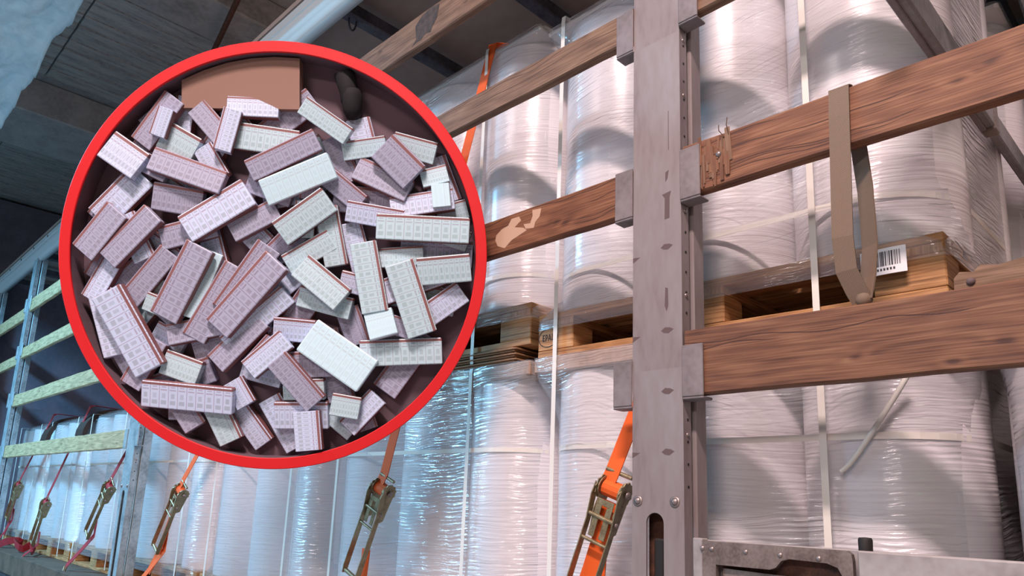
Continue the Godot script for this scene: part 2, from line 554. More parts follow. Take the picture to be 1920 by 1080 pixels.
func make_board(label: String, x0: float, x1: float, y0: float, y1: float, m: Material, group := "", shift := 0.0, z := -0.016) -> Node3D:
	var st := begin()
	# edges worn a little uneven along the length
	var n := maxi(4, int((x1 - x0) / 0.12))
	st.set_smooth_group(-1)
	var r := RandomNumberGenerator.new()
	r.seed = int(x0 * 100 + y0 * 7777)
	var rings: Array = []
	for i in n + 1:
		var x := lerpf(x0, x1, float(i) / n)
		var a := r.randf_range(-0.0022, 0.0022)
		var b := r.randf_range(-0.0022, 0.0022)
		rings.append([Vector3(x, y0 + a, z - 0.013), Vector3(x, y0 + a, z + 0.011), Vector3(x, y0 + a + 0.004, z + 0.015), Vector3(x, y1 + b - 0.004, z + 0.015), Vector3(x, y1 + b, z + 0.011), Vector3(x, y1 + b, z - 0.013)])
	var vs := [0.0, 0.02, 0.025, 0.025 + y1 - y0, 0.03 + y1 - y0, 0.055 + y1 - y0, 0.055 + 2 * (y1 - y0)]
	for i in n:
		for k in 6:
			var k2 := (k + 1) % 6
			var ua: float = (rings[i][0] as Vector3).x + shift
			var ub: float = (rings[i + 1][0] as Vector3).x + shift
			quad(st, rings[i][k], rings[i][k2], rings[i + 1][k2], rings[i + 1][k], Vector2(ua, vs[k]), Vector2(ua, vs[k + 1]), Vector2(ub, vs[k + 1]), Vector2(ub, vs[k]))
	for e in [rings[0], rings[n]]:
		for k in range(1, 5):
			tri(st, e[0], e[k], e[k + 1], Vector2(0, 0), Vector2(0.02, 0.01), Vector2(0.02, 0.02))
	var o := build(st, "side_board", m)
	tag(o, label, "board", group)
	return o

# ------------------------------------------------------------------ load
const W := 1.165
const DEP := 0.80
const RR := 0.196

func make_pallet(label: String, at: Vector3, group: String) -> Node3D:
	var t := thing("wooden_pallet", label, "pallet", at, group)
	var sh := 0.0
	for k in 5:
		var wide := 0.145 if k % 2 == 0 else 0.10
		var zc := lerpf(-DEP + 0.0725, -0.0725, k / 4.0)
		put(box_mesh(Vector3(W, 0.022, wide), 0.002, Vector2(sh, sh)), "deck_board", M.pallet, t, Transform3D(Basis.IDENTITY, Vector3(0, 0.133, zc)))
		sh += 0.31
	for x in [-W / 2 + 0.0725, 0.0, W / 2 - 0.0725]:
		put(box_mesh(Vector3(0.145, 0.022, DEP), 0.002, Vector2(sh, 0)), "cross_board", M.pallet, t, Transform3D(Basis.IDENTITY, Vector3(x, 0.111, -DEP / 2)))
		sh += 0.23
		for z in [-0.05, -DEP / 2, -DEP + 0.05]:
			put(box_mesh(Vector3(0.145, 0.078, 0.1), 0.003, Vector2(sh, sh)), "block", M.pallet, t, Transform3D(Basis.IDENTITY, Vector3(x, 0.061, z)))
			sh += 0.17
	for z in [-0.05, -DEP / 2, -DEP + 0.05]:
		put(box_mesh(Vector3(W, 0.022, 0.1), 0.002, Vector2(sh, sh)), "runner", M.pallet, t, Transform3D(Basis.IDENTITY, Vector3(0, 0.011, z)))
		sh += 0.2
	return t

func hull_outline(grow: float, r: float, n := 8) -> Array:
	var hx := W / 2 + grow
	var hz := DEP / 2 + grow
	var out: Array = []
	for c in [[1, 1, 0], [-1, 1, 90], [-1, -1, 180], [1, -1, 270]]:
		for p in arc(Vector2(c[0] * (hx - r), c[1] * (hz - r)), r, c[2], c[2] + 90, n):
			out.append(Vector3(p.x, 0, p.y - DEP / 2))
	return out

# film round the load: rows of [height, growth, corner radius]
func film_hull(rows: Array, closed_top: bool, seed_: int) -> ArrayMesh:
	var st := begin()
	st.set_smooth_group(0)
	var nz := noise(seed_, 0.9, 3)
	var rings: Array = []
	for w in rows:
		var ring: Array = []
		for p in hull_outline(w[1], w[2]):
			var q: Vector3 = p + Vector3(0, w[0], 0)
			var d := nz.get_noise_3d(q.x * 3.0, q.y * 9.0, q.z * 3.0) * 0.004
			q += Vector3(q.x, 0, q.z + DEP / 2).normalized() * d
			ring.append(q)
		rings.append(ring)
	var n: int = rings[0].size()
	for i in rings.size() - 1:
		var run := 0.0
		for k in n:
			var k2 := (k + 1) % n
			var a: Vector3 = rings[i][k]
			var b: Vector3 = rings[i + 1][k]
			var c: Vector3 = rings[i + 1][k2]
			var d: Vector3 = rings[i][k2]
			var nx := run + a.distance_to(d)
			quad(st, a, b, c, d, Vector2(run, a.y), Vector2(run, b.y), Vector2(nx, c.y), Vector2(nx, d.y))
			run = nx
	if closed_top:
		var top: Array = rings[rings.size() - 1]
		var mid := Vector3(0, (top[0] as Vector3).y + 0.004, -DEP / 2)
		for k in n:
			var a: Vector3 = top[k]
			var b: Vector3 = top[(k + 1) % n]
			tri(st, a, mid, b, Vector2(a.x, a.z), Vector2(mid.x, mid.z), Vector2(b.x, b.z))
	return finish(st)

func band_round(y: float, wide: float, rows_r: float) -> ArrayMesh:
	# flat band lying round the rolls
	var st := begin()
	var o := hull_outline(0.0035, rows_r, 8)
	var pts: Array = []
	for p in o: pts.append((p as Vector3) + Vector3(0, y, 0))
	pts.append(pts[0])
	ribbon(st, pts, Vector3.UP, wide, 0.0012)
	return finish(st)

func band_over(x: float, y0: float, y1: float, wide: float) -> ArrayMesh:
	var st := begin()
	var f := 0.015
	ribbon(st, [Vector3(x, y1, -DEP / 2), Vector3(x, y1, -0.02), Vector3(x, y1 - 0.004, f - 0.002), Vector3(x, y1 - 0.02, f), Vector3(x, y0 + 0.02, f), Vector3(x, y0, f - 0.002)], Vector3.RIGHT, wide, 0.0012)
	return finish(st)

var roll_meshes := {}
func roll_mesh(h: float) -> ArrayMesh:
	if not roll_meshes.has(h):
		var st := begin()
		lathe(st, [Vector2(RR - 0.006, 0), Vector2(RR - 0.001, 0.003), Vector2(RR, 0.012), Vector2(RR, h * 0.33), Vector2(RR, h * 0.66), Vector2(RR, h - 0.012), Vector2(RR - 0.001, h - 0.003), Vector2(RR - 0.006, h)], 48)
		roll_meshes[h] = finish(st)
		st = begin()
		lathe(st, [Vector2(0.04, 0.0), Vector2(RR - 0.004, 0.0), Vector2(RR - 0.004, 0.004), Vector2(0.04, 0.004), Vector2(0.04, 0.0)], 32, Transform3D.IDENTITY, false)
		roll_meshes[-1.0] = finish(st)
	return roll_meshes[h]

# a load of six rolls under film; kind: "upper", "lower" or "open" (no lid)
func make_load(kind: String, label: String, at: Vector3, group: String) -> Node3D:
	var t := thing("wrapped_roll_load", label, "wrapped load", at, group)
	var h := 1.03 if kind == "upper" else (0.835 if kind == "lower" else 0.96)
	for z in [-0.2, -0.6]:
		for k in 3:
			var x := (k - 1) * 0.394
			var ro := put(roll_mesh(h), "film_roll", M.roll, t, Transform3D(Basis(Vector3.UP, 1.7 * k + 2.0 * z), Vector3(x, 0, z)))
			put(roll_meshes[-1.0], "roll_end", M.paper, ro, Transform3D(Basis.IDENTITY, Vector3(0, h - 0.003, 0)))
	var rows: Array = []
	if kind == "upper":
		rows = [[-0.055, 0.010, 0.03], [-0.02, 0.008, 0.04], [0.01, 0.007, 0.10], [0.05, 0.005, 0.19]]
		for k in range(1, 9): rows.append([0.05 + (h - 0.07) * k / 8.0, 0.004, 0.196])
		rows[rows.size() - 1] = [h - 0.10, 0.004, 0.19]
		rows.append([h - 0.03, 0.005, 0.10])
		rows.append([h + 0.006, 0.006, 0.04])
		rows.append([h + 0.022, 0.004, 0.03])
		var ts := begin()
		slab(ts, Vector3(-W / 2, h + 0.001, -DEP), Vector3(W / 2, h + 0.016, 0.0), 0.004)
		build(ts, "top_sheet", M.paper, t)
		put(film_hull(rows, true, 3), "film_wrap", M.film, t)
	elif kind == "lower":
		rows = [[-0.06, 0.012, 0.03], [0.0, 0.008, 0.10], [0.05, 0.005, 0.19]]
		for k in range(1, 7): rows.append([0.05 + (h - 0.20) * k / 6.0, 0.004, 0.196])
		rows.append([h - 0.09, 0.006, 0.15])
		rows.append([h - 0.02, 0.012, 0.05])
		rows.append([h + 0.052, 0.014, 0.02])
		put(film_hull(rows, false, 4), "film_wrap", M.film, t)
		var st := begin()
		slab(st, Vector3(-W / 2 - 0.008, h + 0.002, -DEP - 0.006), Vector3(W / 2 + 0.008, h + 0.05, 0.008), 0.004)
		build(st, "lid_board", M.board, t)
	else:
		rows = [[-0.06, 0.012, 0.03], [0.0, 0.008, 0.10], [0.05, 0.005, 0.19]]
		for k in range(1, 7): rows.append([0.05 + (h - 0.09) * k / 6.0, 0.004, 0.196])
		rows.append([h + 0.015, -0.004, 0.19])
		rows.append([h + 0.05, -0.06, 0.17])
		rows.append([h + 0.065, -0.14, 0.14])
		put(film_hull(rows, true, 5), "film_wrap", M.film, t)
	var low := -0.185 if kind == "upper" else -0.12
	for x in [-0.497, 0.315]:
		put(band_over(x, low, h + (0.054 if kind == "lower" else 0.036), 0.016), "strapping_band", M.band, t)
	put(band_round(0.12 if kind == "upper" else 0.60, 0.015, 0.196), "strapping_band", M.band, t)
	return t

# ------------------------------------------------------------------ lashing
# ratchet with its webbing: p_top is where the webbing comes from, p_head the ratchet's drum, p_low its handle end, p_foot where the webbing is hooked
func ratchet_strap(label: String, group: String, m: Material, p_top: Vector3, p_head: Vector3, p_low: Vector3, p_foot: Vector3, loose := true) -> void:
	var t := thing("ratchet_strap", label, "strap", p_foot, group)
	var o := -p_foot
	var st := begin()
	var pts: Array = []
	if p_top.y > 2.0:
		pts = [p_top + o + Vector3(0.02, 0.0, -0.5), p_top + o + Vector3(0.01, 0.01, -0.05), p_top + o]
	else:
		pts = [p_top + o + Vector3(0.0, 0.004, -0.35), p_top + o + Vector3(0, 0.012, -0.03), p_top + o]
	pts.append(p_head + o + Vector3(0, 0.06, 0.0))
	pts.append(p_head + o + Vector3(-0.012, 0.021, 0.010))
	ribbon(st, pts, Vector3.RIGHT, 0.048, 0.003)
	build(st, "upper_webbing", m, t)
	st = begin()
	ribbon(st, [p_low + o + Vector3(0.035, 0.10, -0.012), p_low + o + Vector3(0.025, 0.0, -0.014), (p_low + p_foot) * 0.5 + o + Vector3(0.02, 0, -0.008), Vector3.ZERO], Vector3.RIGHT, 0.048, 0.003)
	build(st, "lower_webbing", m, t)
	st = begin()
	tube(st, [Vector3(-0.028, 0.0, 0), Vector3(-0.02, -0.03, 0.006), Vector3(0, -0.05, 0.02), Vector3(0.02, -0.03, 0.006), Vector3(0.028, 0.0, 0)], 0.005, 8)
	build(st, "hook", M.brass, t)
	# ratchet, in axes with y along the handle, x across, z outwards
	var ay := (p_head - p_low).normalized()
	var az := (Vector3(0.10, 0.05, 1.0) - ay * ay.dot(Vector3(0.10, 0.05, 1.0))).normalized()
	var ax := ay.cross(az)
	var B := Transform3D(Basis(ax, ay, az), p_head + o)
	var ln := p_head.distance_to(p_low)
	for s in [-1.0, 1.0]:
		st = begin()
		var out := PackedVector2Array()
		for p in arc(Vector2(0, 0), 0.030, -60, 200, 12): out.append(p)
		out.append(Vector2(-0.022, -0.05))
		out.append(Vector2(-0.014, -0.11))
		out.append(Vector2(0.012, -0.12))
		out.append(Vector2(0.022, -0.06))
		# outline lies in (z, y): turned so that its x runs along z and its depth along x
		prism(st, out, 0.0035, B * Transform3D(Basis(Vector3(0, 0, 1), Vector3(0, 1, 0), Vector3(-1, 0, 0)), Vector3(s * 0.031 + 0.0017, 0, 0)))
		build(st, "side_plate", M.brass, t)
		st = begin()
		var teeth := PackedVector2Array()
		for k in 22:
			var a := TAU * k / 22.0
			teeth.append(Vector2(cos(a), sin(a)) * (0.034 if k % 2 == 0 else 0.029))
		prism(st, teeth, 0.003, B * Transform3D(Basis(Vector3(0, 0, 1), Vector3(0, 1, 0), Vector3(-1, 0, 0)), Vector3(s * 0.036 + 0.0015, 0, 0.002)))
		build(st, "tooth_wheel", M.brass, t)
		st = begin()
		var hp := PackedVector2Array([Vector2(0.026, 0.012), Vector2(0.032, -0.02), Vector2(0.024, -0.09), Vector2(0.034, -ln + 0.03), Vector2(0.030, -ln), Vector2(0.012, -ln), Vector2(0.010, -ln + 0.03), Vector2(0.004, -0.09), Vector2(0.010, -0.02)])
		prism(st, hp, 0.003, B * Transform3D(Basis(Vector3(0, 0, 1), Vector3(0, 1, 0), Vector3(-1, 0, 0)), Vector3(s * 0.0405 + 0.0015, 0, 0.006)))
		build(st, "handle_arm", M.brass, t)
		st = begin()
		dome_head(st, B * Vector3(s * 0.042, 0, 0), ax * s, 0.010, 0.007)
		dome_head(st, B * Vector3(s * 0.042, -0.08, 0.014), ax * s, 0.007, 0.006)
		build(st, "rivet", M.bolt, t)
	st = begin()
	var drum: Array = []
	for k in 12:
		var a := TAU * k / 12.0
		drum.append(Vector2(cos(a), sin(a)) * 0.023)
	prism(st, PackedVector2Array(drum), 0.054, B * Transform3D(Basis(Vector3(0, 0, 1), Vector3(0, 1, 0), Vector3(-1, 0, 0)), Vector3(0.027, 0, 0)))
	build(st, "wound_webbing", m, t)
	for bar in [[0.046, -0.002, 0.006], [-0.075, 0.024, 0.006], [-0.14, 0.026, 0.005], [-ln + 0.012, 0.028, 0.008]]:
		st = begin()
		tube(st, [B * Vector3(-0.040, bar[0], bar[1]), B * Vector3(0.040, bar[0], bar[1])], bar[2], 8)
		build(st, "cross_bar", M.brass, t)
	# pawl plate with a slot
	st = begin()
	for s in [-1.0, 1.0]:
		slab_t(st, B, Vector3(s * 0.017 - 0.009, -0.13, 0.022), Vector3(s * 0.017 + 0.009, -0.045, 0.025))
	slab_t(st, B, Vector3(-0.026, -0.045, 0.022), Vector3(0.026, -0.028, 0.025))
	build(st, "pawl_plate", M.brass, t)
	if loose:
		st = begin()
		ribbon(st, [B * Vector3(0, -0.03, 0.004), B * Vector3(0, -0.12, 0.003), B * Vector3(-0.004, -ln * 0.8, 0.0), B * Vector3(-0.01, -ln - 0.05, -0.002), B * Vector3(-0.012, -ln - 0.16, 0.01)], ax, 0.046, 0.003)
		build(st, "loose_webbing", m, t)

func slab_t(st: SurfaceTool, T: Transform3D, lo: Vector3, hi: Vector3) -> void:
	box(st, T * ((lo + hi) * 0.5), hi - lo, 0.001, T.basis)

# ------------------------------------------------------------------ scene
func _ready() -> void:
	rng.seed = 20240
	materials()
	# camera: measured from the vanishing points of the boards, the roof bows and the posts
	var cam := Camera3D.new()
	cam.name = "camera"
	add_child(cam)
	var fwd := Vector3(-0.71605, 0.20828, -0.66625).normalized()
	var right := Vector3(0.68768, 0.04590, -0.72456)
	right = (right - fwd * right.dot(fwd)).normalized()
	var up := right.cross(fwd)
	var eye := Vector3(0, 0.55, 1.5)
	cam.transform = Transform3D(Basis(right, up, -fwd), eye)
	cam.projection = Camera3D.PROJECTION_FRUSTUM
	cam.near = 0.05
	cam.far = 100.0
	var F := 1370.4
	cam.size = cam.near * 1080.0 / F
	cam.frustum_offset = Vector2(52.04, 121.44) / F * cam.near
	cam.current = true
	# environment: the hall is closed, the air outside is grey
	var we := WorldEnvironment.new()
	we.name = "world_environment"
	var env := Environment.new()
	env.background_mode = Environment.BG_COLOR
	env.background_color = Color(0.5, 0.55, 0.6)
	env.tonemap_mode = Environment.TONE_MAPPER_LINEAR
	env.tonemap_exposure = 0.63
	env.sdfgi_enabled = true
	env.ssao_enabled = true
	env.ssil_enabled = true
	we.environment = env
	add_child(we)
	# lamps of the hall, warm near the camera, cold further along, plus added fill lamps
	ceiling_lamp(Vector3(0.3, 4.5, 2.7), Vector2(1.3, 0.35), Color(1.0, 0.90, 0.88), 62.0, 3.0, "long warm white hall lamp hung above the gap beside the main post")
	ceiling_lamp(Vector3(-3.4, 4.9, 4.6), Vector2(1.6, 0.5), Color(1.0, 0.93, 0.92), 18.0, 3.0, "long warm white added fill lamp hung over the aisle beside the trailer")  # unseen extra lamp, put in for softer fill along the side
	ceiling_lamp(Vector3(1.2, 3.6, 6.5), Vector2(2.6, 1.2), Color(1.0, 0.91, 0.90), 60.0, 3.0, "broad warm white added fill lamp hung over the far side of the aisle")  # no lamp known here; added as broad warm fill
	ceiling_lamp(Vector3(-7.2, 4.1, 3.1), Vector2(1.6, 0.5), Color(0.50, 0.82, 1.0), 105.0, 3.0, "long cold white hall lamp hung beside the far end of the trailer")
	ceiling_lamp(Vector3(-9.5, 3.4, 6.5), Vector2(3.0, 1.4), Color(0.62, 0.87, 1.0), 135.0, 3.0, "broad cold white added fill lamp over the aisle's far end")  # unseen lamp added as soft cold fill
	ceiling_lamp(Vector3(-3.0, 5.3, -1.6), Vector2(1.6, 0.5), Color(1.0, 0.90, 0.86), 75.0, 3.0, "long warm white added lamp above the trailer roof to brighten it")  # added so that the roof fabric glows from above

	build_hall()
	build_trailer()
	build_load()
	build_lashing()
	build_inset_view(eye, fwd, right, up, F)

func build_hall() -> void:
	var st := begin()
	slab(st, Vector3(-24, -1.4, -16), Vector3(9, -1.2, 12), 0.0)
	structure(build(st, "floor", M.hall_floor), "grey concrete floor of the hall", "floor")
	for w in [["wall_left", Vector3(-24.2, -1.2, -16), Vector3(-24, 7, 12)], ["wall_right", Vector3(9, -1.2, -16), Vector3(9.2, 7, 12)], ["wall_back", Vector3(-24, -1.2, -16.2), Vector3(9, 7, -16)], ["wall_front", Vector3(-24, -1.2, 12), Vector3(9, 7, 12.2)]]:
		st = begin()
		slab(st, w[1], w[2], 0.0)
		structure(build(st, w[0], M.wall), "plain grey hall wall", "wall")
	# ceiling: slab, board-marked planks across, deep beams
	st = begin()
	slab(st, Vector3(-24, 6.06, -16), Vector3(9, 6.3, 12), 0.0)
	var ceil_o := build(st, "ceiling", M.concrete)
	structure(ceil_o, "dark grey board-marked concrete ceiling of the hall", "ceiling")
	var x := -7.9
	var k := 0
	while x > -16.0:
		if not (x < -10.7 and x > -12.5):
			var r := 0.004 * float((k * 7) % 5)
			for seg in [[-4.0, -0.14], [-0.12, 3.0]]:
				put(box_mesh(Vector3(0.122, 0.05, seg[1] - seg[0]), 0.004), "plank", M.plank_ceiling, ceil_o, Transform3D(Basis.IDENTITY, Vector3(x - 0.065, 6.035 + r, (seg[0] + seg[1]) * 0.5)))
		x -= 0.13
		k += 1
	st = begin()
	slab(st, Vector3(-12.35, 5.55, -16), Vector3(-11.0, 6.06, 12), 0.02)
	structure(build(st, "trim_1", M.beam_concrete), "broad concrete beam across the hall ceiling", "beam")
	st = begin()
	slab(st, Vector3(-7.8, 5.7, -16), Vector3(-7.1, 6.06, 12), 0.02)
	structure(build(st, "trim_2", M.concrete), "narrow concrete beam above the trailer roof rail", "beam")
	st = begin()
	tube(st, [Vector3(-8.6, 5.55, -1.4), Vector3(-7.3, 5.55, -1.15), Vector3(-5.5, 5.55, -0.8)], 0.03, 8)
	tag(build(st, "pipe", M.rust), "thin dark pipe running under the hall ceiling", "pipe")
	# plastic sheeting hung under the ceiling at the far left
	st = begin()
	st.set_smooth_group(0)
	var nz := noise(77, 0.55, 4)
	var nx := 110
	var nzc := 60
	var g: Array = []
	for i in nx + 1:
		var row: Array = []
		for j in nzc + 1:
			var px := lerpf(-4.0, -10.5, float(i) / nx)
			var pz := lerpf(0.69, 1.9, float(j) / nzc)
			var py := 3.50 + 0.10 * nz.get_noise_2d(px * 1.7, pz * 3.5) + 0.07 * absf(nz.get_noise_2d(px * 7.0, pz * 5.0)) + 0.03 * absf(nz.get_noise_2d(px * 15.0 + 40.0, pz * 11.0)) - 0.06 * exp(-float(j))
			row.append(Vector3(px, py, pz + 0.03 * nz.get_noise_2d(px * 2.0, 9.0)))
		g.append(row)
	for i in nx:
		for j in nzc:
			quad(st, g[i][j], g[i + 1][j], g[i + 1][j + 1], g[i][j + 1])
			var d := Vector3(0, 0.012, 0)
			quad(st, g[i][j + 1] + d, g[i + 1][j + 1] + d, g[i + 1][j] + d, g[i][j] + d)
	for i in nx:
		var d := Vector3(0, 0.012, 0)
		quad(st, g[i][0] + d, g[i + 1][0] + d, g[i + 1][0], g[i][0])
	tag(build(st, "plastic_sheet", M.tarp), "pale blue crumpled plastic sheet hung under the hall ceiling", "sheet")
	# far behind: steelwork and a round duct beyond the trailer's far end
	var duct := thing("round_duct", "pale round duct end in the dark beyond the trailer", "duct", Vector3(-15.4, 3.4, 0.5))
	st = begin()
	lathe(st, [Vector2(0.0, 0.02), Vector2(0.50, 0.03), Vector2(0.55, 0.0), Vector2(0.55, -0.8)], 28, Transform3D(Basis(Vector3(0, 0, 1), -PI / 2), Vector3.ZERO))
	build(st, "duct_body", M.concrete, duct)
	var truss := thing("steel_truss", "dark rusty steel truss beyond the trailer's far end", "truss", Vector3(-14.0, 3.2, -0.4))
	for a in [[Vector3(0, -0.6, -1.2), Vector3(0, 1.2, 0.5)], [Vector3(0, -0.9, -1.2), Vector3(0, 0.9, 0.5)]]:
		st = begin()
		tube(st, a, 0.04, 6)
		build(st, "chord", M.rust, truss)
	for q in 6:
		st = begin()
		var zz := -1.1 + q * 0.28
		tube(st, [Vector3(0, -0.8 + (q * 0.28) * 1.06, zz), Vector3(0, -0.25 + (q * 0.28) * 1.06, zz + 0.1)], 0.02, 6)
		build(st, "web_bar", M.rust, truss)
	st = begin()
	slab(st, Vector3(-16.6, -1.2, -6), Vector3(-16.3, 6.0, 6), 0.0)
	structure(build(st, "wall_inner", M.curtain), "dark partition wall beyond the trailer", "wall")
	# green sign lamp behind the camera, mirrored in the film
	var sg := thing("exit_sign", "small green lit sign on the hall side to the right", "sign", Vector3(3.2, 2.2, 2.6))
	st = begin()
	slab(st, Vector3(-0.16, -0.06, -0.03), Vector3(0.16, 0.06, 0.03), 0.006)
	var gm := mat(Color(0.05, 0.8, 0.4), 0.5)
	gm.emission_enabled = true
	gm.emission = Color(0.05, 1.0, 0.45)
	gm.emission_energy_multiplier = 3.0
	build(st, "sign_panel", gm, sg)
	st = begin()
	tube(st, [Vector3(0, 0.05, 0), Vector3(0, 3.86, 0)], 0.012, 6)
	build(st, "hanger", M.bow, sg)
	var gl := OmniLight3D.new()
	gl.name = "sign_light"
	gl.light_color = Color(0.1, 1.0, 0.5)
	gl.light_energy = 0.4
	gl.light_size = 0.06
	gl.omni_range = 20.0
	gl.shadow_enabled = true
	sg.add_child(gl)
	gl.position = Vector3(-0.1, 0, -0.12)

func build_trailer() -> void:
	var st := begin()
	slab(st, Vector3(-10.4, -0.16, -2.5), Vector3(2.2, 0.0, 0.02), 0.004)
	structure(build(st, "trailer_deck", M.deck), "dark wooden trailer deck under the pallets", "trailer deck")
	st = begin()
	slab(st, Vector3(-10.4, 3.02, -2.5), Vector3(2.2, 3.05, 0.02), 0.0)
	structure(build(st, "trailer_roof", M.roof), "grey-brown fabric trailer roof over the load", "trailer roof")
	st = begin()
	slab(st, Vector3(-10.4, 0.0, -2.53), Vector3(2.2, 3.02, -2.5), 0.0)
	structure(build(st, "trailer_curtain", M.curtain), "dark grey curtain closing the trailer's far side", "curtain")
	st = begin()
	slab(st, Vector3(-10.44, 0.0, -2.5), Vector3(-10.4, 3.02, 0.0), 0.0)
	structure(build(st, "trailer_headboard", M.curtain), "dark headboard closing the trailer's far end", "headboard")
	var chassis := begin()
	slab(chassis, Vector3(-10.3, -0.5, -2.3), Vector3(2.1, -0.16, -0.1), 0.02)
	structure(build(chassis, "trailer_chassis", M.bow), "dark steel chassis under the trailer deck", "chassis")
	for lx in [-9.5, -5.0, 1.0]:
		st = begin()
		slab(st, Vector3(lx - 0.15, -1.2, -2.2), Vector3(lx + 0.15, -0.5, -0.2), 0.02)
		structure(build(st, "trailer_support", M.bow), "dark steel support under the trailer chassis", "support")
	# roof rail along the open side
	var rail := thing("trailer_roof_rail", "long white aluminium roof rail along the trailer's open side", "roof rail", Vector3(-4.1, 2.82, 0))
	rail.set_meta("kind", "structure")
	st = begin()
	slab(st, Vector3(-6.3, 0.105, -0.06), Vector3(6.3, 0.165, 0.035), 0.006)
	build(st, "rail_lip", M.rail, rail)
	st = begin()
	st.set_smooth_group(0)
	var pr: Array = [Vector2(0.03, 0.105), Vector2(0.022, 0.07), Vector2(0.0, 0.04), Vector2(-0.01, 0.0), Vector2(-0.06, 0.0), Vector2(-0.06, 0.105)]
	for i in pr.size():
		var a: Vector2 = pr[i]
		var b: Vector2 = pr[(i + 1) % pr.size()]
		quad(st, Vector3(-6.3, a.y, a.x), Vector3(6.3, a.y, a.x), Vector3(6.3, b.y, b.x), Vector3(-6.3, b.y, b.x))
	build(st, "rail_body", M.rail, rail)
	for q in 12:
		st = begin()
		dome_head(st, Vector3(-6.0 + q * 0.55, 0.135, 0.035), Vector3(0, 0, 1), 0.012, 0.006)
		build(st, "rivet", M.dark, rail)
	# roof bows
	var bow_mesh := begin()
	slab(bow_mesh, Vector3(-0.035, 0.0, -2.5), Vector3(0.035, 0.07, -0.06), 0.006)
	var bm := finish(bow_mesh)
	var q2 := 0
	for bx in [-9.95, -9.25, -8.55, -7.85, -7.15, -6.45, -5.75, -5.05, -4.35, -3.6, -2.86, -2.14, -1.45, -0.6, 0.2, 1.0]:
		var b := put(bm, "roof_bow", M.bow, null, Transform3D(Basis.IDENTITY, Vector3(bx, 2.90, 0)))
		tag(b, "dark steel bow running across under the trailer roof", "roof bow", "roof bows")
		q2 += 1
	for h in [Vector3(-2.86, 2.90, -0.16), Vector3(-2.86, 2.90, -1.05)]:
		st = begin()
		var loop: Array = []
		for kk in 9:
			var a := PI * kk / 8.0
			loop.append(h + Vector3(0, -0.04 * sin(a) * 1.5, 0.022 * cos(a)))
		tube(st, loop, 0.005, 6)
		tag(build(st, "lashing_ring", M.bow), "small dark steel ring hanging under a roof bow", "ring", "rings under the roof bow")
	# beam crossing above the load
	var beam := thing("cross_beam", "grey steel load bar crossing the gap beside the upper load", "load bar", Vector3(-0.389, 1.568, 0))
	st = begin()
	slab(st, Vector3(-0.012, 0.010, -2.5), Vector3(0.010, 0.075, -0.05), 0.004)
	build(st, "inner_tube", M.beam, beam)
	st = begin()
	slab(st, Vector3(-0.014, 0.004, -0.62), Vector3(0.016, 0.090, 0.12), 0.005)
	build(st, "sleeve", M.beam, beam)
	st = begin()
	slab(st, Vector3(-0.016, -0.002, -0.62), Vector3(-0.002, 0.006, 0.12), 0.002)
	build(st, "sleeve_lip", M.socket, beam)
	st = begin()
	slab(st, Vector3(-0.015, -0.004, -0.645), Vector3(0.018, 0.092, -0.60), 0.004)
	build(st, "sleeve_collar", M.latch, beam)

	# posts
	var p := make_post("weathered mauve-grey steel post with punched marks between brown boards", -1.062, M.post, false)
	scrape_marks(p)
	make_post("slender galvanised post at the right end of the low pale board", -4.79, M.galv, true)
	make_post("tall galvanised post at the left end of the low pale board", -8.49, M.galv, true)
	make_post("galvanised corner post at the trailer's far end", -10.36, M.galv, true)

	# boards
	make_board("upper brown board right of the mauve post, webbing loop hung over it", -0.915, 0.75, 1.330, 1.465, M.brown[0])
	var torn_board: Node3D = get_child(get_child_count() - 1)
	var sr := RandomNumberGenerator.new()
	sr.seed = 88
	for k in 30:
		st = begin()
		var sx := lerpf(-0.868, -0.79, float(k) / 29.0)
		var sy := sr.randf_range(1.362, 1.435)
		box(st, Vector3(sx, sy, -0.0005 + sr.randf_range(-0.001, 0.002)), Vector3(sr.randf_range(0.005, 0.013), sr.randf_range(0.045, 0.09), 0.004), 0.0012, Basis(Vector3(0, 0, 1), sr.randf_range(-0.10, 0.10)) * Basis(Vector3.RIGHT, sr.randf_range(-0.05, 0.05)), Vector2(k * 0.13, 0))
		build(st, "splinter", M.brown[k % 3], torn_board)
	st = begin()
	dome_head(st, Vector3(-0.815, 1.41, 0.002), Vector3(0, 0, 1), 0.008, 0.006)
	build(st, "screw_head", M.bolt, torn_board)
	for k in 2:
		st = begin()
		tube(st, [Vector3(-0.80 + k * 0.012, 1.45, 0.001), Vector3(-0.81 + k * 0.02, 1.468 + 0.008 * k, 0.008), Vector3(-0.812 + k * 0.022, 1.485 + 0.012 * k, 0.004)], 0.0012, 5)
		build(st, "splinter", M.brown[2], torn_board)
	make_board("widest brown board right of the mauve post, above the metal side panel", -0.915, 0.75, 0.832, 0.985, M.brown[1])
	make_board("brown board right of the mauve post, in the socket above the webbing loop board", -0.915, 0.75, 1.83, 1.945, M.brown[2])
	make_board("brown board in the top sockets right of the mauve post", -0.915, 0.75, 2.30, 2.43, M.brown[2])
	var stained: Node3D = make_board("highest pale brown board left of the mauve post, dark stain on it", -4.63, -1.068, 2.298, 2.44, M.brown[2], "", 0.4)
	st = begin()
	prism(st, PackedVector2Array([Vector2(-2.115, 2.315), Vector2(-2.09, 2.335), Vector2(-2.10, 2.40), Vector2(-2.06, 2.428), Vector2(-2.0, 2.436), Vector2(-1.955, 2.425), Vector2(-1.965, 2.37), Vector2(-1.99, 2.345), Vector2(-2.0, 2.325), Vector2(-2.03, 2.335), Vector2(-2.06, 2.318), Vector2(-2.08, 2.322)]), 0.0006, Transform3D(Basis.IDENTITY, Vector3(0, 0, -0.0009)))
	build(st, "dark_stain", M.stain, stained)
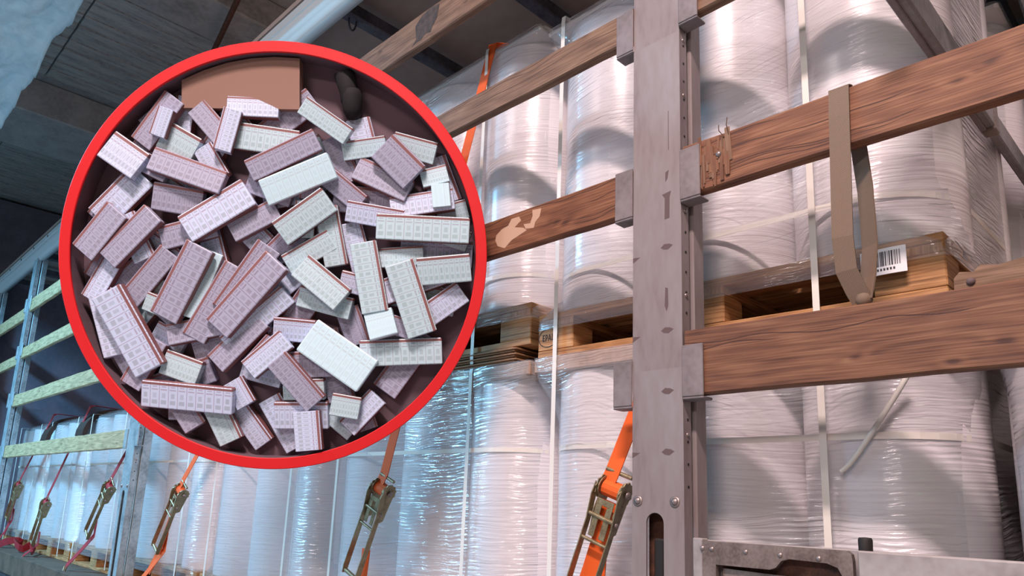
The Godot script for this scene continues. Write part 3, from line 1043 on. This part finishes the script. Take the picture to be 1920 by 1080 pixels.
	make_board("plain brown board left of the mauve post, under the blue film top", -4.63, -1.068, 1.845, 1.945, M.brown[2], "", 0.9)
	make_board("brown board left of the mauve post with a torn paper label", -4.63, -1.068, 1.328, 1.449, M.brown[0], "", 0.2)
	for b in [[-8.33, 2.27, 2.40, "highest"], [-8.33, 1.785, 1.895, "second highest"], [-8.33, 1.305, 1.42, "third highest"]]:
		make_board("%s pale weathered board between the two galvanised posts" % b[3], b[0], -4.80, b[1], b[2], M.pale, "", b[1])
	make_board("lowest pale weathered board, in front of the red ratchet straps", -8.33, -4.80, 0.815, 0.93, M.pale, "", 0.3)
	make_board("upper pale board beyond the tall galvanised post", -10.3, -8.50, 2.22, 2.35, M.pale, "", 0.6)
	make_board("lower pale board beyond the tall galvanised post", -10.3, -8.50, 1.745, 1.85, M.pale, "", 0.1)

	# broken plank lying behind the wide board's top edge
	st = begin()
	var o := PackedVector2Array([Vector2(-0.365, 0.93), Vector2(-0.362, 1.015), Vector2(-0.352, 1.026), Vector2(-0.33, 1.022), Vector2(-0.318, 1.034), Vector2(-0.29, 1.028), Vector2(-0.2, 1.040), Vector2(0.1, 1.05), Vector2(0.75, 1.05), Vector2(0.75, 0.93)])
	prism(st, o, 0.03, Transform3D(Basis.IDENTITY, Vector3(0, 0, -0.068)))
	var pl := thing("broken_plank", "splintered plank end behind the top edge of the widest board", "plank", Vector3.ZERO)
	build(st, "plank_body", M.brown[2], pl)
	st = begin()
	dome_head(st, Vector3(-0.335, 1.004, -0.038), Vector3(0, 0, 1), 0.008, 0.006)
	build(st, "bolt", M.scrape, pl)
	# torn paper on the labelled board and stain
	var torn := thing("torn_label", "torn remains of a pale paper label stuck on a brown board", "label", Vector3(-1.45, 1.39, 0))
	for sh in [[[-0.115, 0.005], [-0.095, 0.02], [-0.07, 0.025], [-0.058, 0.045], [-0.03, 0.044], [-0.022, 0.028], [-0.045, 0.012], [-0.012, 0.0], [0.0, -0.012], [-0.03, -0.022], [-0.055, -0.03], [-0.08, -0.05], [-0.108, -0.035], [-0.118, -0.012]], [[-0.012, 0.012], [0.012, 0.008], [0.02, 0.03], [0.018, 0.05], [0.05, 0.046], [0.045, 0.02], [0.03, 0.006], [0.025, -0.012], [-0.004, -0.006]]]:
		st = begin()
		var po := PackedVector2Array()
		for v in sh: po.append(Vector2(v[0] * 1.15, v[1] * 0.95))
		prism(st, po, 0.0006, Transform3D(Basis.IDENTITY, Vector3(0, 0, -0.0009)))
		build(st, "paper_scrap", M.scrap, torn)

	# metal side panel with its recessed latch
	var dp := thing("drop_side", "grey aluminium drop side panel below the widest board, dark latch in it", "side panel", Vector3(-0.885, 0, 0))
	st = begin()
	slab(st, Vector3(0.335, 0.005, -0.032), Vector3(1.65, 0.505, 0.004), 0.003)
	slab(st, Vector3(0.0, 0.005, -0.032), Vector3(0.335, 0.30, 0.004), 0.003)
	slab(st, Vector3(0.0, 0.30, -0.032), Vector3(0.335, 0.505, -0.024), 0.002)
	slab(st, Vector3(-0.012, 0.39, -0.02), Vector3(0.012, 0.508, 0.006), 0.002)
	build(st, "panel_sheet", M.alu, dp)
	# latch frame: outline minus recess, as four bars with the stepped inner edge
	st = begin()
	prism(st, PackedVector2Array([Vector2(0.013, 0.503), Vector2(0.318, 0.503), Vector2(0.326, 0.497), Vector2(0.328, 0.485), Vector2(0.328, 0.30), Vector2(0.308, 0.30), Vector2(0.308, 0.455), Vector2(0.300, 0.470), Vector2(0.280, 0.477), Vector2(0.205, 0.479), Vector2(0.190, 0.474), Vector2(0.178, 0.460), Vector2(0.165, 0.455), Vector2(0.045, 0.455), Vector2(0.045, 0.30), Vector2(0.013, 0.30)]), 0.014, Transform3D(Basis.IDENTITY, Vector3(0, 0, -0.006)))
	build(st, "latch_frame", M.latch, dp)
	st = begin()
	slab(st, Vector3(0.045, 0.30, -0.024), Vector3(0.31, 0.48, -0.020), 0.0)
	build(st, "latch_recess", M.rust, dp)
	st = begin()
	prism(st, PackedVector2Array([Vector2(0.055, 0.448), Vector2(0.195, 0.444), Vector2(0.215, 0.430), Vector2(0.290, 0.424), Vector2(0.292, 0.405), Vector2(0.212, 0.412), Vector2(0.190, 0.428), Vector2(0.055, 0.432)]), 0.014, Transform3D(Basis.IDENTITY, Vector3(0, 0, -0.018)))
	build(st, "latch_handle", M.latch, dp)
	for bx in [0.003, 0.026, 0.104, 0.178, 0.255]:
		st = begin()
		dome_head(st, Vector3(bx + 0.01, 0.487 - bx * 0.01, 0.007), Vector3(0, 0, 1), 0.006, 0.004)
		build(st, "bolt", M.bolt, dp)
	st = begin()
	lathe(st, [Vector2(0.0, 0.026), Vector2(0.011, 0.025), Vector2(0.013, 0.021), Vector2(0.0125, 0.0)], 12, Transform3D(Basis.IDENTITY, Vector3(0.345, 0.504, -0.014)))
	build(st, "rubber_stop", M.dark, dp)

func build_load() -> void:
	var zf := -0.205
	var gl := "wrapped roll loads standing on the trailer deck"
	var gu := "wrapped roll loads stacked on other loads"
	# lower tier
	var low := make_load("lower", "lower wrapped load of white rolls behind the mauve post, brown lid on it", Vector3(-0.995, 0.144, zf), gl)
	copy_of(low, "wrapped_roll_load", "lower wrapped load whose lid carries the corrugated cardboard sheets", gl, Vector3(-2.195, 0.144, zf))
	copy_of(low, "wrapped_roll_load", "lower wrapped load between the orange ratchet straps, left of the cardboard sheets", gl, Vector3(-3.395, 0.144, zf))
	copy_of(low, "wrapped_roll_load", "lower wrapped load behind the side panel, right of the dark gap", gl, Vector3(0.225, 0.144, zf))
	var op := make_load("open", "bluish wrapped load behind the right galvanised post", Vector3(-4.60, 0.144, zf), gl)
	copy_of(op, "wrapped_roll_load", "bluish wrapped load behind the low pale board, beside the right galvanised post", gl, Vector3(-5.80, 0.144, zf))
	copy_of(op, "wrapped_roll_load", "bluish wrapped load with two dark edge protectors behind the low pale board", gl, Vector3(-7.0, 0.144, zf))
	copy_of(op, "wrapped_roll_load", "bluish wrapped load behind the tall galvanised post", gl, Vector3(-8.2, 0.144, zf))
	var gp := "pallets on the trailer deck"
	var pal := make_pallet("wooden pallet on the trailer deck under a wrapped load", Vector3(-0.995, 0, zf), gp)
	for x in [0.225, -2.195, -3.395, -4.60, -5.80, -7.0, -8.2]:
		copy_of(pal, "wooden_pallet", "wooden pallet on the trailer deck under a wrapped load", gp, Vector3(x, 0, zf))
	# second tier
	var y2 := 1.031
	var upl := make_load("upper", "upper wrapped load of tall white rolls on the stamped pallet", Vector3(-0.995, y2 + 0.144, zf), gu)
	copy_of(upl, "wrapped_roll_load", "upper wrapped load of tall white rolls above the corrugated cardboard sheets", gu, Vector3(-2.195, y2 + 0.144 + 0.055, zf))
	copy_of(upl, "wrapped_roll_load", "upper wrapped load behind the round red-rimmed inset", gu, Vector3(-3.395, y2 + 0.144, zf))
	var up1 := copy_of(pal, "wooden_pallet", "wooden pallet with a stamped corner block between two wrapped loads", "", Vector3(-0.995, y2, zf))
	up1.remove_meta("group")
	# stamp on the corner block: letters in an oval
	var tm := TextMesh.new()
	tm.text = "EPAL"
	tm.font_size = 32
	tm.pixel_size = 0.00068
	tm.depth = 0.0006
	var f := SystemFont.new()
	f.font_names = PackedStringArray(["Droid Sans"])
	f.font_weight = 700
	tm.font = f
	put(tm, "stamp_lettering", M.dark, up1, Transform3D(Basis.IDENTITY.scaled(Vector3(0.98, 1.35, 1)), Vector3(-W / 2 + 0.043, 0.064, 0.0006)))
	var st := begin()
	var ov: Array = []
	for k in 33:
		var a := TAU * k / 32.0
		ov.append(Vector3(-W / 2 + 0.043 + cos(a) * 0.040, 0.064 + sin(a) * 0.030, 0.0006))
	ribbon(st, ov, Vector3(0, 0, 1), 0.0006, 0.0022)
	build(st, "stamp_oval", M.dark, up1)
	copy_of(pal, "wooden_pallet", "wooden pallet standing on the corrugated cardboard sheets", "", Vector3(-2.195, y2 + 0.055, zf)).remove_meta("group")
	copy_of(pal, "wooden_pallet", "wooden pallet between two loads behind the round red-rimmed inset", "", Vector3(-3.395, y2, zf)).remove_meta("group")
	# corrugated sheets under the second upper pallet
	for k in 9:
		st = begin()
		st.set_smooth_group(-1)
		var rr := 0.01 * sin(k * 2.1)
		slab(st, Vector3(-2.195 - W / 2 + 0.02 + rr, y2 + 0.0005 + k * 0.006, zf - DEP), Vector3(-2.195 + W / 2 - 0.06 + rr * 1.5, y2 + 0.0055 + k * 0.006, zf + 0.012 + rr * 0.6), 0.0012)
		tag(build(st, "cardboard_sheet", M.kraft), "brown corrugated cardboard sheet in the flat stack under an upper pallet", "cardboard sheet", "cardboard sheets under the pallet")
	# barcode label on the upper load's corner
	var img := Image.create(128, 64, false, Image.FORMAT_RGB8)
	img.fill(Color(0.88, 0.87, 0.88))
	var r := RandomNumberGenerator.new()
	r.seed = 9
	var bx := 14
	while bx < 112:
		var w := r.randi_range(1, 4)
		img.fill_rect(Rect2i(bx, 8, w, 36), Color(0.08, 0.07, 0.10))
		bx += w + r.randi_range(1, 4)
	for k in 9:
		img.fill_rect(Rect2i(20 + k * 9, 49, 5, 6), Color(0.15, 0.14, 0.16))
	var lm := mat(Color.WHITE, 0.4)
	lm.albedo_texture = ImageTexture.create_from_image(img)
	st = begin()
	st.set_smooth_group(-1)
	var ring: Array = []
	for k in 7:
		var u := k / 6.0
		ring.append(Vector2(-0.575 + u * 0.095, zf + 0.020 + 0.006 * sin(u * 2.5)))
	for k in 6:
		for s in [0.0, -0.001]:
			quad(st, Vector3(ring[k].x, 1.094, ring[k].y + s), Vector3(ring[k].x, 1.154, ring[k].y + s), Vector3(ring[k + 1].x, 1.154, ring[k + 1].y + s), Vector3(ring[k + 1].x, 1.094, ring[k + 1].y + s), Vector2(k / 6.0, 1), Vector2(k / 6.0, 0), Vector2((k + 1) / 6.0, 0), Vector2((k + 1) / 6.0, 1))
	tag(build(st, "barcode_label", lm), "white barcode label on the film over the stamped pallet's right corner", "label")
	# diagonal cord on the lower load
	st = begin()
	var pts: Array = []
	for k in 9:
		var u := k / 8.0
		pts.append(Vector3(lerpf(-0.645, -0.50, u), 0.665 + 0.20 * sqrt(u) * u + 0.02 * sin(u * PI), zf + 0.012))
	tube(st, pts, 0.006, 8)
	tag(build(st, "white_cord", M.band), "white cord slanting over the lower load under the widest board", "cord")
	# rear rows
	var gb := "loads in the rear rows"
	for x in [-0.995, -2.195, -3.395, 0.225]:
		copy_of(low, "wrapped_roll_load", "lower wrapped load in the row further inside the trailer", gb, Vector3(x, 0.144, zf - 0.86)).get_node("film_wrap").free()
		var rear := copy_of(upl, "wrapped_roll_load", "upper wrapped load in the row further inside the trailer", gb, Vector3(x, y2 + 0.144, zf - 0.86))
		if x < -1.5:
			rear.get_node("film_wrap").free()
		copy_of(pal, "wooden_pallet", "wooden pallet under a load of the row further inside", "pallets in the rear rows", Vector3(x, 0, zf - 0.86))
		copy_of(pal, "wooden_pallet", "wooden pallet between two loads of the row further inside", "upper pallets in the rear rows", Vector3(x, y2, zf - 0.86))
	for x in [-4.60, -5.80, -7.0, -8.2]:
		copy_of(op, "wrapped_roll_load", "bluish low wrapped load in the row further inside the trailer", gb, Vector3(x, 0.144, zf - 0.86))
		copy_of(pal, "wooden_pallet", "wooden pallet under a load of the row further inside", "pallets in the rear rows", Vector3(x, 0, zf - 0.86))

func build_lashing() -> void:
	var go := "orange ratchet straps"
	ratchet_strap("orange ratchet strap with a brass-coloured ratchet hanging beside the mauve post", go, M.orange, Vector3(-1.085, 1.035, -0.185), Vector3(-1.172, 0.612, -0.075), Vector3(-1.262, 0.352, -0.075), Vector3(-1.30, 0.10, -0.02), true)
	ratchet_strap("orange ratchet strap over the loads, its ratchet below the right side of the round inset", go, M.orange, Vector3(-1.86, 2.31, -0.20), Vector3(-2.205, 0.600, -0.085), Vector3(-2.335, 0.285, -0.085), Vector3(-2.42, 0.08, -0.02), false)
	ratchet_strap("narrow orange ratchet strap below the round inset, right of the galvanised post", go, M.orange, Vector3(-3.75, 1.16, -0.19), Vector3(-4.06, 0.565, -0.085), Vector3(-4.26, 0.245, -0.085), Vector3(-4.36, 0.05, -0.02), true)
	var gr := "red ratchet straps behind the low pale board"
	ratchet_strap("red ratchet strap next to the right galvanised post", gr, M.red, Vector3(-4.98, 1.135, -0.19), Vector3(-5.27, 0.575, -0.085), Vector3(-5.53, 0.25, -0.085), Vector3(-5.75, 0.03, -0.02), false)
	ratchet_strap("red ratchet strap over the middle dark edge protector, its ratchet hanging lowest", gr, M.red, Vector3(-6.45, 1.205, -0.20), Vector3(-6.80, 0.43, -0.085), Vector3(-6.95, 0.10, -0.085), Vector3(-7.0, 0.0, -0.02), false)
	ratchet_strap("red ratchet strap next to the tall galvanised post", gr, M.red, Vector3(-7.55, 1.205, -0.20), Vector3(-7.85, 0.56, -0.085), Vector3(-7.99, 0.25, -0.085), Vector3(-8.05, 0.03, -0.02), true)
	for a in [[-6.45, "dark brown edge protector under the middle red strap"], [-7.55, "dark brown edge protector under the red strap by the tall post"]]:
		var st := begin()
		var pts: Array = []
		for k in 8:
			var u := k / 7.0
			pts.append(Vector3(a[0] - 0.01, 0.97 + 0.215 * sin(u * PI / 2), -0.165 - 0.22 * (1 - cos(u * PI / 2))))
		ribbon(st, pts, Vector3.RIGHT, 0.20, 0.035)
		tag(build(st, "edge_protector", M.protector), a[1], "edge protector", "edge protectors on the loads")
	# loose red webbing on the deck edge
	var st2 := begin()
	var pts2: Array = []
	for k in 25:
		var u := k / 24.0
		pts2.append(Vector3(-8.0 + u * 1.1 + 0.08 * sin(u * 15.0), 0.03 + 0.05 * absf(sin(u * 11.0)), -0.10 + 0.06 * cos(u * 13.0)))
	ribbon(st2, pts2, Vector3(0.2, 1, 0.3), 0.06, 0.004)
	tag(build(st2, "loose_webbing", M.red), "loose red webbing lying in folds on the trailer deck edge", "webbing")
	# webbing loop hung over the upper board
	st2 = begin()
	var front: Array = [Vector3(-0.535, 1.462, -0.05), Vector3(-0.533, 1.472, -0.034), Vector3(-0.532, 1.4735, -0.014), Vector3(-0.532, 1.467, 0.004), Vector3(-0.533, 1.40, 0.0075), Vector3(-0.537, 1.25, 0.008), Vector3(-0.541, 1.13, 0.007), Vector3(-0.541, 1.06, -0.004), Vector3(-0.530, 1.02, -0.018), Vector3(-0.522, 0.998, -0.026)]
	ribbon(st2, front, Vector3.RIGHT, 0.042, 0.003)
	var lp := thing("webbing_loop", "worn grey-brown webbing loop hung over the upper brown board", "webbing loop", Vector3.ZERO)
	build(st2, "front_webbing", M.grey_web, lp)
	st2 = begin()
	ribbon(st2, [Vector3(-0.530, 1.462, -0.052), Vector3(-0.522, 1.38, -0.056), Vector3(-0.513, 1.25, -0.058), Vector3(-0.510, 1.12, -0.054), Vector3(-0.514, 1.05, -0.044), Vector3(-0.520, 0.998, -0.030)], Vector3(0.9, 0, 0.5), 0.042, 0.003)
	build(st2, "rear_webbing", M.grey_web, lp)
	st2 = begin()
	lathe(st2, [Vector2(0, 0.018), Vector2(0.013, 0.012), Vector2(0.017, 0.0), Vector2(0.012, -0.012), Vector2(0, -0.016)], 10, Transform3D(Basis.IDENTITY, Vector3(-0.519, 0.998, -0.028)))
	build(st2, "knot", M.grey_web, lp)

# ------------------------------------------------------------------ round inset view of a carton heap, modelled as a hanging case
func build_inset_view(eye: Vector3, fwd: Vector3, right: Vector3, up: Vector3, F: float) -> void:
	var dist := 2.27
	var s := dist / F
	var centre := eye + fwd * dist + right * (511.0 - 907.96) * s + up * (661.44 - 478.0) * s
	var T := Transform3D(Basis(right, up, -fwd), centre)
	var t := thing("round_inset_view", "large round red-rimmed inset view of pale cartons, modelled as a case", "display case", Vector3.ZERO)
	t.transform = T
	var st := begin()
	var ro := 402.0 * s
	var ri := 381.0 * s
	var flat := Transform3D(Basis(Vector3.RIGHT, PI / 2), Vector3.ZERO)
	# profile: radius, height towards the viewer
	lathe(st, [Vector2(ri + 0.001, -0.010), Vector2(ri, -0.002), Vector2(ri + 0.002, 0.0), Vector2(ro - 0.002, 0.0), Vector2(ro, -0.002), Vector2(ro - 0.001, -0.010), Vector2(ri + 0.001, -0.010)], 160, flat, false)
	build(st, "rim", M.ring, t)
	st = begin()
	lathe(st, [Vector2(ri + 0.004, -0.010), Vector2(ri + 0.004, -0.09), Vector2(ro - 0.012, -0.10), Vector2(ro - 0.012, -0.010)], 96, flat, false)
	build(st, "case_wall", M.tray, t)
	st = begin()
	lathe(st, [Vector2(0, -0.085), Vector2(ri + 0.004, -0.09), Vector2(ri + 0.004, -0.10), Vector2(0, -0.10)], 96, flat, false)
	build(st, "back_panel", M.tray, t)
	# bracket modelled to hang the inset view on a side board, behind its right edge
	st = begin()
	var inv := T.affine_inverse()
	tube(st, [inv * Vector3(-1.93, 1.40, 0.012), inv * Vector3(-1.93, 1.40, 0.10), Vector3(ri * 0.62, 0.0, -0.10)], 0.014, 8)
	tube(st, [inv * Vector3(-2.03, 1.90, 0.012), inv * Vector3(-2.03, 1.90, 0.16), Vector3(ri * 0.35, ri * 0.5, -0.10)], 0.014, 8)
	build(st, "wall_bracket", M.bow, t)

	# prototypes of a carton, 1 x 0.35 x 0.2, scaled where they lie
	var body := begin()
	box(body, Vector3.ZERO, Vector3(1, 0.34, 0.2), 0.012, Basis.IDENTITY)
	var body_mesh := finish_uv(body, Vector2(1, 0.34))
	var side_mesh := box_mesh(Vector3(0.985, 0.012, 0.17), 0.003)
	var list := [
		# centre, length, width in hundredths, angle, look
		[225, 287, 78, 58, 35, 0], [217, 365, 118, 56, -45, 0], [350, 320, 146, 46, 20, 2], [328, 262, 72, 55, 30, 1], [406, 395, 138, 56, -32, 0], [325, 370, 96, 52, 10, 2],
		[425, 243, 82, 34, -75, 0], [468, 195, 98, 38, 2, 0], [302, 228, 55, 30, -70, 0], [177, 432, 104, 52, -50, 2], [243, 443, 124, 46, -45, 2],
		[558, 335, 140, 50, -22, 3], [530, 290, 142, 42, -25, 2], [570, 405, 114, 52, -35, 1], [610, 225, 104, 36, 35, 1], [680, 272, 84, 36, -8, 1], [747, 302, 84, 60, 45, 2],
		[715, 332, 112, 46, 25, 2], [795, 428, 175, 48, 3, 1], [827, 366, 44, 34, 85, 3], [790, 260, 84, 42, 15, 1], [617, 440, 114, 44, 80, 1], [845, 320, 92, 58, 70, 0], [790, 378, 122, 42, -8, 0],
		[240, 620, 168, 62, 62, 0], [338, 765, 174, 50, 5, 0], [165, 615, 130, 46, 75, 0], [340, 528, 152, 56, -62, 2], [462, 552, 172, 56, -48, 2], [362, 617, 114, 42, -12, 2], [392, 645, 92, 42, -15, 2],
		[443, 738, 54, 40, 60, 0], [210, 525, 150, 42, -42, 2], [372, 533, 134, 28, -68, 3], [332, 690, 74, 48, 20, 1], [458, 800, 92, 42, 55, 0], [400, 815, 90, 46, 65, 1], [475, 598, 152, 42, -40, 0],
		[632, 667, 138, 70, 35, 3], [714, 608, 54, 50, -15, 3], [765, 672, 156, 50, -2, 1], [692, 520, 134, 50, 80, 1], [770, 560, 142, 56, 72, 1], [835, 505, 100, 52, -5, 1], [835, 580, 110, 46, -35, 0],
		[547, 618, 80, 44, 5, 0], [602, 530, 104, 52, 40, 1], [555, 715, 112, 46, 50, 2], [647, 762, 54, 42, 10, 1], [560, 780, 102, 52, 0, 0], [580, 825, 74, 50, 85, 0], [605, 565, 104, 42, 15, 1], [655, 610, 74, 46, 70, 2],
		[533, 520, 122, 46, -40, 0], [455, 520, 150, 50, -55, 2], [395, 565, 160, 46, -60, 2], [520, 455, 104, 46, -45, 2], [470, 410, 98, 42, -28, 2], [665, 470, 122, 42, 75, 0], [745, 480, 94, 38, -5, 1],
		[270, 515, 122, 42, -50, 2], [160, 520, 100, 40, -60, 0], [440, 640, 122, 46, -45, 2], [500, 665, 92, 42, -40, 0], [640, 350, 90, 40, 40, 2], [700, 400, 110, 40, 10, 0], [265, 300, 90, 40, -50, 2],
		[390, 300, 70, 40, 60, 0], [500, 350, 90, 40, 20, 2], [855, 440, 60, 40, 20, 1], [190, 700, 90, 40, 60, 0], [640, 820, 70, 40, 40, 1], [480, 700, 80, 40, 15, 0], [385, 455, 110, 44, 75, 0], [300, 470, 110, 40, 35, 0], [575, 470, 100, 42, -30, 1]]
	var rr := RandomNumberGenerator.new()
	rr.seed = 501
	var looks := ["lilac carton with brown edges", "mint carton with brown edges", "mauve carton with brown edges", "plain bright white carton"]
	var all: Array = []
	for c in list:
		all.append([c[0], c[1], c[2], c[3], c[4], c[5], 0.0])
	# lower layer, mostly hidden
	for k in 900:
		var a := rr.randf() * TAU
		var q := sqrt(rr.randf()) * 372.0
		var cx := 511.0 + cos(a) * q
		var cy := 478.0 + sin(a) * q
		if cy < 205 or (cx > 560 and cy < 260) or (cx > 690 and cy > 690) or (cx < 330 and cy > 790):
			continue
		all.append([cx, cy, lerpf(140, 48, k / 900.0), lerpf(52, 34, k / 900.0), rr.randf_range(-90, 90), [0, 2, 2, 1][rr.randi() % 4], -2.0])
	var layers: Array = [[], [], []]
	var level := [-0.072, -0.042, -0.012]
	for c in all:
		var p := Vector2((c[0] - 511.0) * s, (478.0 - c[1]) * s)
		var ang := -deg_to_rad(c[4])
		var hl: float = c[2] * s * 0.5
		var hw: float = c[3] * s * 0.5
		var dv := Vector2(cos(ang), sin(ang))
		var nv := Vector2(-dv.y, dv.x)
		for tries in 40:
			var far := 0.0
			for e in [dv * hl + nv * hw, dv * hl - nv * hw, -dv * hl + nv * hw, -dv * hl - nv * hw]:
				far = maxf(far, (p + e).length())
			if far < ri - 0.004: break
			p -= p.normalized() * 0.004
		var me := [p, dv, hl * 0.94, hw * 0.9]
		var chosen := -1
		for k in ([2, 1, 0] if c[6] > -1.0 else [1, 0]):
			var free := true
			for other in layers[k]:
				if overlap(me, other):
					free = false
					break
			if free:
				chosen = k
				break
		if chosen < 0:
			if c[6] < -1.0:
				continue
			chosen = 1
		layers[chosen].append(me)
		var look: int = c[5]
		var size_word := "long" if c[2] > 128.0 else ("short" if c[2] < 80.0 else "medium")
		var rank: String = ["deep in the heap", "half covered in the heap", "on top of the heap"][chosen]
		var near := ""
		if p.length() + hl > ri - 0.03: near = " by the red rim"
		elif p.distance_to(Vector2(-71, 300) * s) < 150.0 * s: near = " below the brown box"
		elif p.distance_to(Vector2(137, 300) * s) < 120.0 * s: near = " near the black boot"
		elif p.length() < 0.2: near = " at its middle"
		var says := "%s %s %s%s" % [size_word, looks[look], rank, near]
		var o := thing("carton", says, "carton", Vector3.ZERO, says)
		var tilt := Basis(Vector3(0, 0, 1), ang) * Basis(Vector3.RIGHT, rr.randf_range(-0.16, 0.16)) * Basis(Vector3.UP, rr.randf_range(-0.05, 0.05))
		var sc := Vector3(c[2] * s, c[3] * s / 0.34, 0.145)
		o.transform = T * Transform3D(tilt.scaled_local(sc), Vector3(p.x, p.y, level[chosen]))
		put(body_mesh, "wrapper", M.cartons[look], o)
		for e in [-1.0, 1.0]:
			put(side_mesh, "side_panel", M.carton_side if look != 3 else M.carton_side_pale, o, Transform3D(Basis.IDENTITY, Vector3(0, e * 0.166, 0)))
	# brown box and a dark boot at the top of the heap
	var bxo := thing("cardboard_box", "plain brown cardboard box standing at the top of the heap", "box", Vector3.ZERO)
	bxo.transform = T * Transform3D(Basis.IDENTITY, Vector3((440.0 - 511) * s, (478.0 - 150) * s, -0.055))
	st = begin()
	var bo := PackedVector2Array()
	for deg in [83.0, 90.0, 97.0, 104.0, 111.0, 118.0]:
		var a := deg_to_rad(deg)
		bo.append(Vector2(cos(a), sin(a)) * (ri - 0.004) - Vector2((440.0 - 511) * s, (478.0 - 150) * s))
	bo.append(Vector2((333.0 - 440) * s, (150.0 - 196) * s))
	bo.append(Vector2((557.0 - 440) * s, (150.0 - 199) * s))
	prism(st, bo, 0.05, Transform3D(Basis.IDENTITY, Vector3(0, 0, -0.025)))
	build(st, "box_body", M.kraft_print, bxo)
	var boot := thing("dark_boot", "black boot standing on the mauve ground behind the heap", "boot", Vector3.ZERO)
	boot.transform = T * Transform3D(Basis(Vector3(0, 0, 1), 0.25), Vector3((648.0 - 511) * s, (478.0 - 158) * s, -0.05))
	st = begin()
	lathe(st, [Vector2(0, 0.055), Vector2(0.034, 0.053), Vector2(0.030, 0.0), Vector2(0.033, -0.03), Vector2(0.030, -0.045), Vector2(0, -0.05)], 16)
	build(st, "shaft", M.black_cloth, boot)
	st = begin()
	lathe(st, [Vector2(0, 0.075), Vector2(0.018, 0.07), Vector2(0.030, 0.045), Vector2(0.032, 0.0), Vector2(0.026, -0.02), Vector2(0, -0.026)], 16, Transform3D(Basis(Vector3(0, 0, 1), PI * 0.93), Vector3(0.006, -0.025, 0.006)))
	build(st, "foot", M.black_cloth, boot)

func finish_uv(st: SurfaceTool, size: Vector2) -> ArrayMesh:
	# stretches the texture once over the carton's face
	st.generate_normals()
	var arrays := st.commit_to_arrays()
	var uv: PackedVector2Array = arrays[Mesh.ARRAY_TEX_UV]
	for k in uv.size():
		uv[k] = Vector2(uv[k].x / size.x, uv[k].y / size.y)
	arrays[Mesh.ARRAY_TEX_UV] = uv
	var m := ArrayMesh.new()
	m.add_surface_from_arrays(Mesh.PRIMITIVE_TRIANGLES, arrays)
	return m

func overlap(a: Array, b: Array) -> bool:
	# two turned rectangles: [centre, direction, half length, half width]
	var d: Vector2 = b[0] - a[0]
	if d.length() > a[2] + b[2] + a[3] + b[3]:
		return false
	for u in [a[1], Vector2(-a[1].y, a[1].x), b[1], Vector2(-b[1].y, b[1].x)]:
		var reach := 0.0
		for q in [a, b]:
			var v: Vector2 = q[1]
			reach += absf(v.dot(u)) * q[2] + absf(Vector2(-v.y, v.x).dot(u)) * q[3]
		if absf(d.dot(u)) > reach:
			return false
	return true
